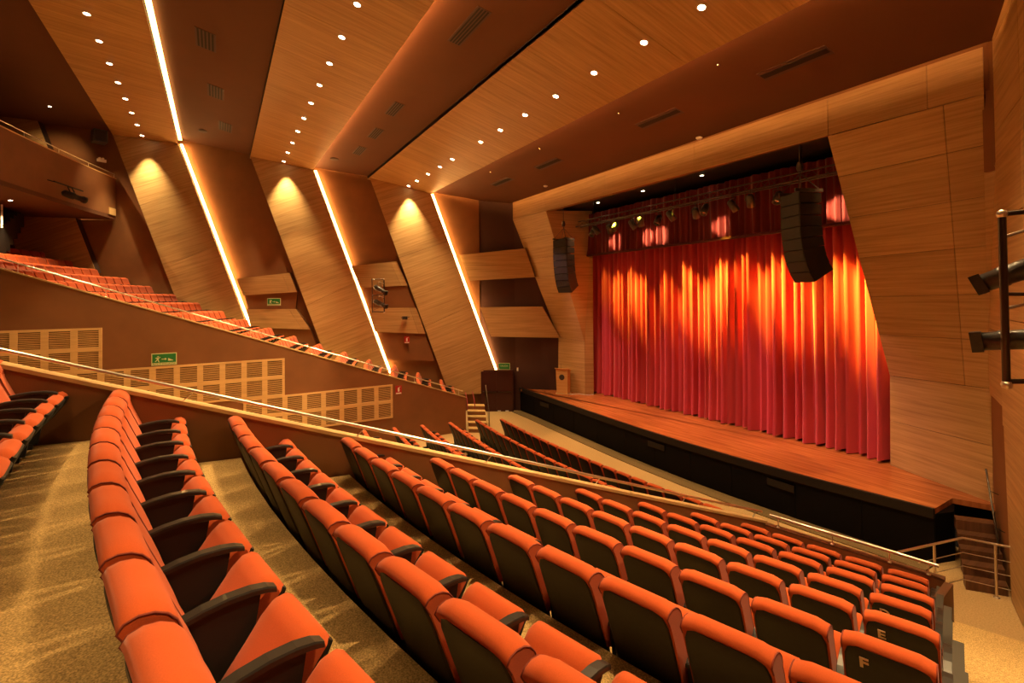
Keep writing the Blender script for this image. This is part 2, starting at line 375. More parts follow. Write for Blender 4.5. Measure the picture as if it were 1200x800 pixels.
# ---- right side wall
wr = structure(empty('wall_right'))
def rp(Y, z, off=0.0): return Vector((wrx(Y) + off * 0.922, Y + off * 0.387, z))
MB().hexa([rp(14.46, -0.2), rp(-14, -0.2), rp(-14, -0.2, 0.3), rp(14.46, -0.2, 0.3)], [rp(14.46, 15.5), rp(-14, 15.5), rp(-14, 15.5, 0.3), rp(14.46, 15.5, 0.3)]).build('wall_panel', M['brown'], wr)
o4 = Vector((-0.922, -0.387, 0))
q = [rp(13.02, 13.5), rp(9.2, 13.5), rp(9.2, 3.2), rp(13.02, 3.2)]
q = [p + o4 * 0.06 for p in q]
bx = MB().hexa([p - o4 * 0.03 for p in q], [p - o4 * 0.06 for p in q]).build('pilaster', M['side_dark'], wr)
panels(bx, M['wood_level'], q, [0, 0.5, 1], [0, 0.12, 0.28, 0.45, 0.62, 0.8, 1], facing=CAM)
q = [rp(14.40, 8.33) + o4 * 0.055, rp(13.03, 8.30) + o4 * 0.055, rp(13.03, 3.55) + o4 * 0.055, rp(14.25, 3.60) + o4 * 0.055]
bx = MB().hexa([p - o4 * 0.03 for p in q], [p - o4 * 0.05 for p in q]).build('reflector_box', M['side_dark'], wr)
panels(bx, M['wood_level'], q, [0, 1], [0, 0.35, 0.7, 1], facing=CAM)
MB().box((8.86, 13.12, 9.5), (0.44, 0.1, 2.7)).build('recess_panel', M['brown'], wr)
qq = [Vector(p) for p in ((8.60, 13.22, 8.25), (9.0, 12.90, 8.25), (9.0, 12.90, 3.45), (8.24, 14.5, 3.55))]
MB().hexa(qq, [p + Vector((0.1, 0.15, 0)) for p in qq]).build('wood_panel', M['wood_level'], wr)
q = [rp(13.0, 3.25) + o4 * 0.05, rp(9.0, 3.25) + o4 * 0.05, rp(9.0, 0.0) + o4 * 0.05, rp(12.72, 0.0) + o4 * 0.05]
bx = MB().hexa([p - o4 * 0.03 for p in q], [p - o4 * 0.045 for p in q]).build('reflector_box', M['side_dark'], wr)
panels(bx, M['wood_level'], q, [0, 1], [0, 0.5, 1], facing=CAM)

# ---- back wall far behind the camera, closes the room
wb = structure(MB().box((-1, -15, 7), (44, 0.3, 18)).build('wall_back', M['brown']))

# ---- ceiling: painted fields with wooden strips hung below
ce = structure(empty('ceiling'))
def ceil_piece(Y0, z0, Y1, z1, m=M['brown_shaded'], t=0.25, parent=ce, name='ceiling_field'):
    XA, XB = -22, 22
    return MB().hexa([(XA, Y0, z0), (XB, Y0, z0), (XB, Y1, z1), (XA, Y1, z1)], [(XA, Y0, z0 + t), (XB, Y0, z0 + t), (XB, Y1, z1 + t), (XA, Y1, z1 + t)]).build(name, m, parent)
STRIP = [(-4.20, 13.64, -1.59, 13.33), (1.37, 12.81, 4.06, 12.22), (6.54, 11.90, 9.33, 11.14)]
FIELD = [(-14.9, 15.0, -3.95, 13.85), (-2.3, 13.80, 1.60, 12.92), (3.4, 12.56, 6.75, 12.02), (8.7, 11.44, 13.2, 10.68)]
for fcell in FIELD: ceil_piece(*fcell)
for (Y0, z0, Y1, z1) in STRIP:
    t = 0.07; XA, XB = wlx(Y0) - 0.5, wrx(Y0) + 0.5
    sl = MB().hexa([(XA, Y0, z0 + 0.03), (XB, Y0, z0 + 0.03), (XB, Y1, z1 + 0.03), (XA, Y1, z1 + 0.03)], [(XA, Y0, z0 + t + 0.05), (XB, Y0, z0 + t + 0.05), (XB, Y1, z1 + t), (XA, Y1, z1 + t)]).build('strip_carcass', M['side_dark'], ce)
    MB().hexa([(XA, Y1 - 0.03, z1 + 0.02), (XB, Y1 - 0.03, z1 + 0.02), (XB, Y1, z1 + 0.02), (XA, Y1, z1 + 0.02)], [(XA, Y1 - 0.03, z1 + 0.12), (XB, Y1 - 0.03, z1 + 0.12), (XB, Y1, z1 + 0.12), (XA, Y1, z1 + 0.12)]).build('cove_baffle', M['side_dark'], ce)  # added unseen baffle, keeps the cove light off the front fascia
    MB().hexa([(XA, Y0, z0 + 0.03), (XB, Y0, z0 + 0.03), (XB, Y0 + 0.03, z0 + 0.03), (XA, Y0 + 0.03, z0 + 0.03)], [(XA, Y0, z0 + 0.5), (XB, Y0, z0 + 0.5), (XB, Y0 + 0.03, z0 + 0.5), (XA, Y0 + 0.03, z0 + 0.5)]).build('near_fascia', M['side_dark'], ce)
    n = round((XB - XA) / 2.4)
    panels(sl, M['wood_ceiling'], [(XA, Y0, z0), (XB, Y0, z0), (XB, Y1, z1), (XA, Y1, z1)], [i / n for i in range(n + 1)], [0, 1], gap=0.008, facing=(0, 0, 0))

# ---- front wall: fascia, leaning jambs, upright feet, all in board panels
wf = structure(empty('wall_front'))
FYZ = 9.74
ft = MB().box((-0.35, 13.15, 10.25), (18.2, 0.2, 1.0)).build('fascia_core', M['brown'], wf)
panels(ft, M['wood_level'], [(-9.41, 13.0, 10.68), (8.69, 13.0, 10.62), (8.69, 13.0, FYZ - 0.06), (-9.41, 13.0, FYZ + 0.06)], [0, 0.16, 0.39, 0.62, 0.84, 0.95, 1], [0, 1], facing=CAM)
JL = [(-9.41, 13.0, FYZ + 0.06), (-6.43, 13.0, FYZ + 0.04), (-6.18, 14.95, 3.68), (-7.74, 14.56, 3.80)]
JR = [(5.78, 13.0, FYZ - 0.06), (8.69, 13.0, FYZ - 0.06), (8.28, 14.46, 3.66), (6.02, 15.40, 3.58)]
VL = [(-7.74, 14.56, 3.80), (-6.18, 14.95, 3.68), (-6.18, 14.95, ZS), (-7.79, 14.53, ZS)]
VR = [(6.02, 15.40, 3.58), (8.28, 14.46, 3.66), (8.28, 14.46, ZS), (5.97, 15.43, ZS)]
for q, us, vs in ((JL, [0, 1], [0, .17, .34, .51, .68, .84, 1]), (JR, [0, 0.78, 1], [0, .16, .325, .49, .655, .82, 1]), (VL, [0, 1], [0, 0.5, 1]), (VR, [0, 1], [0, .5, 1])):
    Q = [Vector(p) for p in q]
    kb = MB(); kb.grid([[bil(Q, i / 8, j / 8) + Vector((0, 0.05, 0)) for i in range(9)] for j in range(9)], False)
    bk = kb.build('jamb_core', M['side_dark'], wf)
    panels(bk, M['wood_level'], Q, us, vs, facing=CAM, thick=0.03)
# inner return faces
rl = MB(); P = [(-6.43, 13.03, FYZ + 0.05), (-6.18, 14.97, 3.68), (-6.18, 14.97, ZS), (-5.98, 15.30, ZS), (-5.98, 15.36, 9.9)]
rl.hexa(P, [(x - 0.06, y, z) for x, y, z in P]).build('return_panel', M['wood_level'], wf)
P = [(5.80, 13.03, FYZ), (6.04, 15.42, 3.58), (6.0, 15.45, ZS), (5.99, 15.5, ZS), (5.99, 15.6, 9.9)]
MB().hexa(P, [(x + 0.06, y, z) for x, y, z in P]).build('return_panel', M['wood_level'], wf)
# black stage house behind the opening
MB().box((0, 17.6, 5.5), (18, 0.2, 12)).build('stage_back', M['black'], wf)
MB().box((-0.3, 15.4, 10.05), (13.2, 4.5, 0.12)).build('stage_soffit', M['black'], wf)
MB().box((-6.6, 16.6, 5.5), (0.1, 2.0, 12)).build('stage_side', M['black'], wf)
MB().box((6.4, 16.7, 5.5), (0.1, 1.9, 12)).build('stage_side', M['black'], wf)

# ---- stage
st = tag(empty('stage', (0, 13, 0)), 'raised stage with polished reddish wooden floor and black curved front', 'stage')
st.location = (0, 0, 0)
deck = LIP + [(7.69, 14.10), (8.36, 14.35), (8.2, 14.55), (6.2, 15.6), (6.2, 17.4), (-6.5, 17.4), (-6.5, 15.2), (-7.9, 14.45), (-9.15, 13.2)]
MB().prism(deck, ZS - 0.12, ZS).build('deck', M['stage_floor'], st)
fr = MB(); ed = MB()
for i in range(len(LIP) - 1):
    (x0, y0), (x1, y1) = LIP[i], LIP[i + 1]
    ed.hexa([(x0, y0 - 0.07, ZS - 0.20), (x1, y1 - 0.07, ZS - 0.20), (x1, y1 + 0.02, ZS - 0.20), (x0, y0 + 0.02, ZS - 0.20)], [(x0, y0 - 0.07, ZS + 0.008), (x1, y1 - 0.07, ZS + 0.008), (x1, y1 + 0.02, ZS + 0.008), (x0, y0 + 0.02, ZS + 0.008)])
ed.build('stage_edge', M['lip'], st)
for i in range(len(LIP) - 1):
    (x0, y0), (x1, y1) = LIP[i], LIP[i + 1]
    b0, b1 = y0 - 0.62 if x0 > -9 else y0 - 0.4, y1 - 0.62
    MB().hexa([(x0 + 0.006, y0 - 0.02, 0), (x1 - 0.006, y1 - 0.02, 0), (x1 - 0.006, y1 + 0.1, 0), (x0 + 0.006, y0 + 0.1, 0)], [(x0 + 0.006, y0 - 0.02, ZS - 0.14), (x1 - 0.006, y1 - 0.02, ZS - 0.14), (x1 - 0.006, y1 + 0.1, ZS - 0.14), (x0 + 0.006, y0 + 0.1, ZS - 0.14)]).build('front_panel', M['black_face'], st)
    MB().hexa([(x0, y0 - 0.5, 0), (x1, y1 - 0.5, 0), (x1, y1 - 0.02, 0), (x0, y0 - 0.02, 0)], [(x0, y0 - 0.5, 0.03), (x1, y1 - 0.5, 0.03), (x1, y1 - 0.02, 0.03), (x0, y0 - 0.02, 0.03)]).build('shade_strip', M['carpet_shaded'], st)  # dark strip stands for the shadow along the stage base
for x, y in ((-6.9, 13.12), (0.4, 12.60), (4.6, 12.68)):
    vb = MB().box((x, y - 0.02, 0.78), (0.72, 0.02, 0.18)).build('front_vent', M['lip'], st)
# side steps down from the stage at the right wall
s2 = tag(empty('stage_steps', (0, 0, 0)), 'dark wooden steps from the right end of the stage down to the carpet', 'steps')
pL = Vector((7.86, 13.62)); pR = Vector((8.62, 14.0)); dn = Vector((0.28, -0.62)).normalized()
for i in range(5):
    a = pL + dn * 0.25 * i; b = pR + dn * 0.25 * i; zt = ZS - 0.2 * (i + 1)
    b2 = Vector((wrx(b.y) - 0.07, b.y))
    c1, c2 = b2 + dn * 0.27, a + dn * 0.27
    c1.x = wrx(c1.y) - 0.07
    MB().prism([tuple(a), tuple(b2), tuple(c1), tuple(c2)], 0.0 if i == 4 else zt - 0.22, zt).build('step', M['step_dark'], s2)
MB().prism([(7.70, 13.12), (7.86, 13.62), (7.72, 14.1), (7.66, 14.1), (7.62, 13.12)], 0.0, ZS - 0.13).build('cheek', M['black_face'], s2)

# ---- stage curtain and valance
def drape(name, x0, x1, y, ztop, zbot, folds, amp, m, label, seed, flare=0.0, rows=10):
    rnd = random.Random(seed); n = folds * 6
    ph = [0.0]
    for i in range(n): ph.append(ph[-1] + 2 * PI / 6 * rnd.choice((0.6, 0.85, 1.0, 1.25, 1.6)))
    am = [amp * (0.55 + 0.6 * rnd.random()) for _ in range(n // 6 + 2)]
    b = MB(); rws = []
    for r in range(rows + 1):
        v = r / rows; z = ztop + (zbot - ztop) * v; row = []
        for i in range(n + 1):
            u = i / n; k = am[i // 6] * (1 - (i % 6) / 6) + am[i // 6 + 1] * ((i % 6) / 6)
            yy = y - k * (0.75 + 0.5 * v) * math.sin(ph[i]) - 0.5 * k * math.sin(ph[i] * 0.31 + 1.3) - flare * max(0, v - 0.8) ** 2 * 9
            zz = z + (0.03 * math.sin(ph[i] * 0.5) if r == rows else 0)
            row.append((x0 + (x1 - x0) * u + 0.02 * math.sin(ph[i] * 0.5 + v), yy, zz))
        rws.append(row)
    b.grid(rws)
    return tag(b.build(name, m), label, 'curtain')
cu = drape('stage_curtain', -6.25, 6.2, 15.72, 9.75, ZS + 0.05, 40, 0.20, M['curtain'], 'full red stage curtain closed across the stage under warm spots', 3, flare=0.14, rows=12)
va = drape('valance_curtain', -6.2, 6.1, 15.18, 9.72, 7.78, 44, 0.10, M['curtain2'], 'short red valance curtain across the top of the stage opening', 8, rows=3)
hb = MB()
hb.box((0, 15.16, 7.76), (12.2, 0.20, 0.08)); hb.build('hem', M['hem'], va)

# ================================================================== LIGHT SOURCES IN VIEW, AND ADDED SPOTS
# LED strips: along the far edge of each ceiling strip and down the far edge of each pilaster
LEDN = ['rear', 'middle', 'front']
for i, (Y0, z0, Y1, z1) in enumerate(STRIP):
    ya, yb = (Y1 + 0.01, Y1 + 0.15) if i == 0 else (Y1 - 0.24, Y1 - 0.17)
    za, zb = (z1 + 0.15, z1 + 0.19) if i == 0 else (z1 + (0.13 if i == 1 else 0.155), z1 + (0.155 if i == 1 else 0.18))
    xa, xb = wlx(Y1) + 0.05, wrx(Y1) - 0.1
    o = MB().hexa([(xa, ya, za), (xb, ya, za), (xb, yb, za), (xa, yb, za)], [(xa, ya, zb), (xb, ya, zb), (xb, yb, zb), (xa, yb, zb)]).build('cove_light', M['led_rear'] if i == 0 else M['led_soft'])
    tag(o, 'warm glowing cove light strip along the stage side of the %s wooden ceiling strip' % LEDN[i], 'cove light', 'cove lights on the ceiling strips')
for i, k in enumerate((1, 2, 3)):
    yl, zl, yr, zr, zb = PIL[k]
    zb = {1: 4.5, 2: 2.1, 3: 2.12}[k]
    a, b = wp(yr + 0.02, zr, 0.12 if k < 3 else 0.07), wp(yr + SL * (zr - zb) + 0.02, zb, 0.12 if k < 3 else 0.07)
    dY = Vector((0.39, 0.92, 0)) * 0.10; dn_ = Vector((-0.922, 0.387, 0)) * 0.04
    o = MB().hexa([a, a + dY, b + dY, b], [a + dn_, a + dY + dn_, b + dY + dn_, b + dn_]).build('wall_light_strip', M['led'])
    tag(o, 'warm slanted wall light strip beside the %s leaning wooden wall panel' % ['rearmost', 'middle', 'front'][i], 'wall light', 'light strips on the left wall')

# recessed downlights
def downlight(x, Y, z, label, group, nrm=(0, 0, -1), watts=DOWN_W, cone=55, r=0.075, color=WARM, tilt=0.0, blend=0.30):
    t = tag(empty('downlight', (x, Y, z)), label, 'ceiling light', group)
    n = Vector(nrm).normalized()
    MB().lathe([(r, -0.004), (r * 1.35, -0.004), (r * 1.35, 0.006), (r, 0.008)], (0, 0, 0), n, 16).build('trim_ring', M['white'], t)
    MB().lathe([(r * 0.98, 0.0), (r * 0.98, 0.012), (r * 0.3, 0.016)], (0, 0, 0), n, 14).build('lamp', M['lamp'], t)
    s = spot('downlight_beam', (x, Y, z - 0.05), (x, Y - math.tan(tilt), z - 1.05), watts, cone, blend, color)
    return t
S1X = [-15.98 + 1.6 * i for i in range(19)]
S2X = [-13.72 + 1.62 * i for i in range(17)]
S3X = [-11.49, -10.28, -8.82, -7.44, -6.14, -3.62, -2.18, -0.62, 1.0, 2.65, 4.35, 5.88, 7.5, 9.1, 10.35]
for nm, xs, Y, z, (Y0, z0, Y1, z1), wk, cn in (('rear', S1X, -2.98, 13.495, STRIP[0], 0.85, 48), ('middle', S2X, 2.75, 12.507, STRIP[1], 0.85, 60), ('front', S3X, 8.20, 11.448, STRIP[2], 1.25, 98)):
    nrm = Vector((0, (z1 - z0), -(Y1 - Y0)))
    for i, x in enumerate(xs):
        downlight(x, Y, z - 0.004, 'round lit downlight, %s from the left wall in the %s wooden ceiling strip' % (ORD[i + 1], nm), 'downlights in the %s ceiling strip' % nm, nrm,
                  DOWN_W * ((wk if x < 5 or (nm == 'front' and i % 2 == 0) else wk * 0.45) * (2.8 if nm == 'front' and i % 2 else 1) if 0 < i < len(xs) - 1 else 1.9), (58 if nm == 'front' and i % 2 else cn) if i else 64,
                  color=WARM if i else (1.0, 0.72, 0.33), tilt=R(44) if nm == 'front' and i % 2 else 0.0, blend=(1.0 if nm == 'front' and i % 2 == 0 else 0.3) if i else 0.85)

# stage soffit downlights
for i, (x, y) in enumerate(((-4.8, 15.0), (-2.0, 15.0), (0.9, 15.0))):
    downlight(x * 0.96, 14.55, 9.985, 'small lit downlight in the black stage soffit, %s from the left' % ORD[i + 1], 'stage soffit downlights', (0, 0, -1), 25, 46, 0.06)

# curtain wash: bare spots near the bar aim down the curtain, no fixtures modelled
CURT = (1.0, 0.82, 0.05)
for x, wv, cn, za in ((-5.3, 900, 17, 5.4), (-4.5, 4200, 17, 5.2), (-3.7, 3000, 14, 5.6), (-3.1, 6000, 17, 5.0), (-2.3, 7000, 16, 5.5), (-1.5, 4000, 15, 4.8), (-0.7, 10000, 18, 5.2), (0.2, 6000, 14, 4.6),
                      (0.9, 11000, 18, 5.3), (1.7, 4500, 15, 5.8), (2.5, 6500, 16, 5.0), (3.2, 11000, 18, 5.2), (4.2, 2500, 15, 4.8), (5.1, 11000, 18, 5.0), (5.8, 4000, 15, 4.8)):
    spot('curtain_wash', (x - 0.9, 13.6, 9.3), (x + 0.1, 15.6, za + 0.65), wv * 1.5, cn + 5, 1.0, CURT, 0.05)
for x in (-4.1, -2.2, -1.6, 1.2, 5.0):
    spot('valance_wash', (x - 0.9, 13.5, 8.3), (x, 15.16, 8.2), 1700, 25, 0.7, (1.0, 0.62, 0.30), 0.03)  # bare spots without fixtures, brighten patches of the valance
for x, wv in ((-3.5, 2100), (1.0, 2100), (4.5, 2100)):
    spot('front_fill', (x - 4.5, 8.6, 10.6), (x, 15.5, 2.2), wv, 36, 0.9, (1.0, 0.50, 0.46), 0.1)  # unseen spots without fixtures, added to light the lower curtain
for x in (-5, -1.5, 2.0, 5.5):
    spot('deck_fill', (x, 13.6, 9.6), (x, 14.0, 1.2), 1500, 46, 0.8, (1.0, 0.55, 0.22), 0.08)  # unseen spots without fixtures, added to brighten the stage floor
spot('balcony_front_fill', (-15.0, -3.1, 13.45), (-15.7, -4.6, 10.2), 420, 62, 1.0, WARM, 0.05)  # unseen spot without a fixture, added to brighten the parapet
spot('balcony_wall_fill', (-15.39, -6.04, 13.95), (-18.2, -6.6, 12.0), 420, 70, 1.0, WARM, 0.05)  # extra aimed spot at the balcony downlight, added to brighten the wall
# balcony downlights
tag(downlight(-15.39, -6.04, 14.06, 'small lit downlight in the dark ceiling above the balcony', None, (0, 0, -1), 1500, 112, 0.05, blend=0.8), None, None)

# ================================================================== SEATS
W2 = 0.240
PROF = [(0.325, 0.345), (0.305, 0.40), (0.285, 0.48), (0.258, 0.57), (0.230, 0.65), (0.205, 0.72), (0.188, 0.775), (0.176, 0.800), (0.170, 0.815), (0.173, 0.845), (0.164, 0.885), (0.138, 0.925),
        (0.100, 0.950), (0.055, 0.958), (0.015, 0.945), (-0.004, 0.915), (0.021, 0.86), (0.057, 0.74), (0.111, 0.56), (0.165, 0.38)]
PROF = [(y + 0.07 * max(0.0, 0.90 - z), z) for y, z in PROF]
COLS = [-1.0, -0.985, -0.95, -0.66, -0.33, 0, 0.33, 0.66, 0.95, 0.985, 1.0]
ME = {}
def cushion_mesh():
    b = MB(); rows = []
    cyy, czz = 0.12, 0.66
    for (y, z) in PROF:
        row = []
        for t in COLS:
            f = 1 - (0.0, 0.0, 0.035, 0.10)[(abs(t) > 0.94) + (abs(t) > 0.98) + (abs(t) > 0.99)]                    # edges draw in: a rounded cushion
            yc, zc = 0.13 + (0.66 - z) * 0.34, min(z, 0.88)
            yy = yc + (y - yc) * f; zz = zc + (z - zc) * f
            corner = max(0, abs(t) - 0.60) / 0.40
            if z > 0.80: zz -= 0.028 * corner ** 2.5 * (z - 0.80) / 0.16
            if abs(t) < 0.9 and y > yc: yy -= 0.012 * (1 - (abs(t) / 0.9) ** 2) * (0.4 < z < 0.78)
            row.append((t * W2, yy, zz))
        rows.append(row)
    b.grid(rows)
    b.poly([r[0] for r in rows]); b.poly([r[-1] for r in reversed(rows)]); b.poly(rows[0]); b.poly(list(reversed(rows[-1])))
    for q, nm in ((1, 'piping'), (-2, 'piping_r')): ME[nm] = MB().tube([(r[q][0], r[q][1], r[q][2]) for r in rows[:17]], 0.005, 5).mesh('piping', M['piping'])
    return b.mesh('backrest', M['fabric'])
def shell_mesh():
    b = MB(); ring = []
    prof = [(0.250, 0.06), (0.213, 0.20), (0.159, 0.38), (0.105, 0.56), (0.051, 0.74), (0.024, 0.83), (0.011, 0.885), (0.012, 0.907)]
    for (y, z) in [(a + 0.07 * max(0.0, 0.90 - b_), b_) for a, b_ in prof]:
        hw = 0.226 if z < 0.8 else 0.226 - 3.0 * (z - 0.8) ** 2
        if z < 0.3: hw = 0.205
        ss = (-1, -0.94, -0.6, 0, 0.6, 0.94, 1)
        ring.append([(q * hw, y - 0.006 - 0.012 * (1 - abs(q) ** 4), z) for q in ss] + [(q * hw, y + 0.035, z) for q in ss[::-1]])
    b.grid(ring, True, True); b.poly(ring[0]); b.poly(list(reversed(ring[-1])))
    return b.mesh('back_shell', M['shell'])
PA = R(49); PH = Vector((0, 0.435, 0.200))
def pan_pt(x, s, t):                                     # s along the pan, t up from it
    return (x, PH.y + s * math.cos(PA) - t * math.sin(PA), PH.z + s * math.sin(PA) + t * math.cos(PA))
def pan_mesh():
    b = MB(); rows = []
    prof = [(0.02, 0.0), (0.0, 0.06), (0.05, 0.10), (0.20, 0.105), (0.34, 0.115), (0.40, 0.105), (0.435, 0.07), (0.44, 0.03), (0.43, 0.0)]
    for s, t in prof:
        row = []
        for c in (-1, -0.97, -0.86, -0.5, 0, 0.5, 0.86, 0.97, 1):
            f = 1 - abs(c) ** 8 * 0.35; tt = 0.045 + (t - 0.045) * f
            ss = s - (0.03 * max(0, abs(c) - 0.86) / 0.14 if s > 0.3 else 0)
            row.append(pan_pt(c * 0.222, ss, tt))
        rows.append(row)
    b.grid(rows); b.poly([r[0] for r in rows]); b.poly([r[-1] for r in reversed(rows)])
    b.poly(rows[0] + list(reversed(rows[-1])))
    return b.mesh('seat_pan', M['fabric'])
def pan_shell_mesh():
    b = MB(); rows = []
    for s, t0, t1 in ((0.0, -0.035, 0.01), (0.18, -0.055, 0.01), (0.36, -0.04, 0.01), (0.425, -0.015, 0.012)):
        rows.append([pan_pt(c * 0.212, s, t0 if abs(c) < 0.95 else t0 * 0.4) for c in (-1, -0.9, 0, 0.9, 1)] + [pan_pt(c * 0.212, s, t1) for c in (1, -1)])
    b.grid(rows, True, True); b.poly(rows[0]); b.poly(list(reversed(rows[-1])))
    return b.mesh('pan_shell', M['shell'])
def arm_mesh(x):
    b = MB(); rows = []
    for y, z, hw, h in ((0.19, 0.560, 0.024, 0.024), (0.25, 0.588, 0.030, 0.028), (0.34, 0.608, 0.032, 0.029), (0.44, 0.618, 0.032, 0.029), (0.54, 0.615, 0.032, 0.029), (0.61, 0.602, 0.031, 0.028), (0.650, 0.584, 0.027, 0.024), (0.652, 0.566, 0.022, 0.012)):
        rows.append([(x - hw, y, z - h), (x - hw, y, z - 0.008), (x - hw * 0.86, y, z), (x + hw * 0.86, y, z), (x + hw, y, z - 0.008), (x + hw, y, z - h)])
    b.grid(rows, False, True); b.poly(rows[0]); b.poly(list(reversed(rows[-1])))
    return b.mesh('armrest', M['arm'])
def side_mesh(x):
    b = MB(); p = [(0.26, 0.05), (0.49, 0.05), (0.58, 0.570), (0.42, 0.588), (0.30, 0.570), (0.20, 0.53)]
    b.hexa([(x - 0.016, y, z) for y, z in p], [(x + 0.016, y, z) for y, z in p])
    b.box((x, 0.28, 0.03), (0.05, 0.34, 0.06))
    return b.mesh('side_panel', M['panel_black'])
ME.update(backrest=cushion_mesh(), back_shell=shell_mesh(), seat_pan=pan_mesh(), pan_shell=pan_shell_mesh(),
          armrest=arm_mesh(-0.275), side_panel=side_mesh(-0.275), armrest_r=arm_mesh(0.275), side_panel_r=side_mesh(0.275))
def new_part(name, me, parent):
    o = bpy.data.objects.new(name, me); COL.objects.link(o); o.parent = parent; return o
def seat(c, r, a, z, label, group, last=False):
    t = empty('theatre_seat', (c.x + r * math.cos(a), c.y + r * math.sin(a), z), a + PI / 2)
    tag(t, label, 'seat', group)
    bk = new_part('backrest', ME['backrest'], t); new_part('piping', ME['piping'], bk); new_part('piping', ME['piping_r'], bk); new_part('back_shell', ME['back_shell'], t)
    p = new_part('seat_pan', ME['seat_pan'], t); new_part('pan_shell', ME['pan_shell'], p)
    new_part('armrest', ME['armrest'], t); new_part('side_panel', ME['side_panel'], t)
    if last: new_part('armrest', ME['armrest_r'], t); new_part('side_panel', ME['side_panel_r'], t)
    return t
def letter_mesh(ch):
    cu_ = bpy.data.curves.new('row_letter', 'FONT'); cu_.body = ch; cu_.size = 0.115; cu_.extrude = 0.002; cu_.align_x = 'CENTER'
    cu_.offset = 0.003
    o = bpy.data.objects.new('tmp', cu_); COL.objects.link(o)
    dg = bpy.context.evaluated_depsgraph_get(); me = bpy.data.meshes.new_from_object(o.evaluated_get(dg))
    bpy.data.objects.remove(o); me.materials.clear(); me.materials.append(M['letter']); return me
end_panel_b = MB(); pe = [(-0.02, 0.02), (0.58, 0.02), (0.60, 0.62), (0.0, 0.62)]
end_panel_b.hexa([(0.315, y, z) for y, z in pe], [(0.365, y, z) for y, z in pe]); ME['end_panel'] = end_panel_b.mesh('end_panel', M['crimson'])
ME['end_cap'] = MB().box((0.340, 0.30, 0.631), (0.075, 0.66, 0.022)).mesh('panel_cap', M['grey_laminate'])
ROWL = 'ABCDEFGHIJ'
for k in range(10):
    r = RK[k]; z = RZ0 + RZ * k
    for i in range(NSEAT[k]):
        a = R(ANG[k]) + (i + 0.5) * 0.55 / r; last = i == NSEAT[k] - 1
        t = seat(RC, r, a, z, 'orange folding seat, %s from the brown wall, %s row up the near terrace' % (ORD[i + 1], ORD[k + 1]), 'seats of the near right terrace', last)
        if last and k < 9:
            e_ = new_part('end_panel', ME['end_panel'], t); e_['label'] = 'crimson aisle end panel'; new_part('panel_cap', ME['end_cap'], e_)
        if last and k < 7:
            lo = new_part('row_letter', letter_mesh(ROWL[k]), t); lo['label'] = 'pale letter %s' % ROWL[k]
            lo.rotation_euler = (R(90) + 0.355, 0, 0); lo.location = (-0.12, 0.0280, 0.775)
for n in range(7):                                            # centre block, flat floor
    x0, y0 = [(-5.2, 9.72), (-5.63, 8.82), (-5.84, 7.76), (-6.07, 6.69), (-6.3, 5.66), (-6.56, 4.6), (-6.73, 3.48)][n]
    r = 45 + 1.06 * n; c = Vector((0, y0 + math.sqrt(r * r - x0 * x0)))
    a0 = math.atan2(y0 - c.y, x0); m_ = [19, 18, 14, 11, 8, 6, 3][n]
    for i in range(m_):
        seat(c, r, a0 + (i + 0.5) * 0.54 / r, 0.0, 'orange folding seat, %s from left aisle, %s centre row back from the stage' % (ORD[i + 1], ORD[n + 1]), 'seats of the centre block', i == m_ - 1)
for k in range(14):                                           # far left terrace
    r = LR0 + RP * k; z = LZ0 + RZ * k; xo = -10.5 - 0.4 * k - max(0, k - 6) * 0.2 - (0.6 if k < 3 else 0)
    a = 2 * PI - math.acos((xo - LC.x) / r); i = 0
    lim = -7.93 if k < 13 else -9.0
    while True:
        aa = a + (i + 0.5) * 0.55 / r
        if LC.x + r * math.cos(aa) > lim: break
        seat(LC, r, aa, z, 'orange folding seat, %s from the room wall, %s row up far left terrace' % (ORD[i + 1], ORD[k + 1]), 'seats of the far left terrace', False)
        i += 1
# topmost rows of the far terrace, a few pixels each: joined
far = MB()
def add_mesh(b, me, mtx):
    n = len(b.v); b.v += [tuple(mtx @ v.co) for v in me.vertices]
    for p in me.polygons: b.f.append(tuple(n + q for q in p.vertices)); b.sm.append(True)
for k in (14, 15, 16):
    r = LR0 + RP * k; z = LZ0 + RZ * k; xo = -10.1 - 0.4 * k - max(0, k - 6) * 0.2
    a = 2 * PI - math.acos((xo - LC.x) / r)
    for i in range(12 if k == 14 else 9 if k == 15 else 7):
        aa = a + (i + 0.5) * 0.55 / r
        mt = Matrix.Translation((LC.x + r * math.cos(aa), LC.y + r * math.sin(aa), z)) @ Matrix.Rotation(aa + PI / 2, 4, 'Z')
        add_mesh(far, ME['backrest'], mt); add_mesh(far, ME['seat_pan'], mt)
tag(far.build('upper_seat_rows', M['fabric']), 'topmost rows of orange seats below the balcony on the far left terrace', 'seats', None, 'stuff')

# ================================================================== RAILS
def rail_on(name, label, pts, posts, base_z, r=0.022, m=M['steel'], cat='handrail', lean=(0, 0, 0)):
    t = tag(empty(name, (0, 0, 0)), label, cat)
    MB().tube(pts, r, 10).build('rail', m, t)
    for p in posts:
        x, y, z = p; zb = base_z(p)
        MB().tube([(x + lean[0], y + lean[1], zb), (x, y, z)], 0.008, 8).build('post', m, t)
        MB().lathe([(0.03, 0), (0.03, 0.012), (0.014, 0.02)], (x + lean[0], y + lean[1], zb - 0.002), (0, 0, 1), 12).build('foot_disc', m, t)
    return t
def ra(Y): return (wix(Y) - 0.05, Y, 4.58 - 0.335 * Y)
rail_on('handrail', 'long polished steel handrail along the sloping cap of the near inner wall', [ra(-3.6), ra(9.15)],
        [ra(y) for y in (-2.1, -0.25, 1.75, 3.6, 5.5, 7.3, 9.0)], lambda p: wicap(p[1]) + 0.045, r=0.024, lean=(-0.01, -0.15, 0))
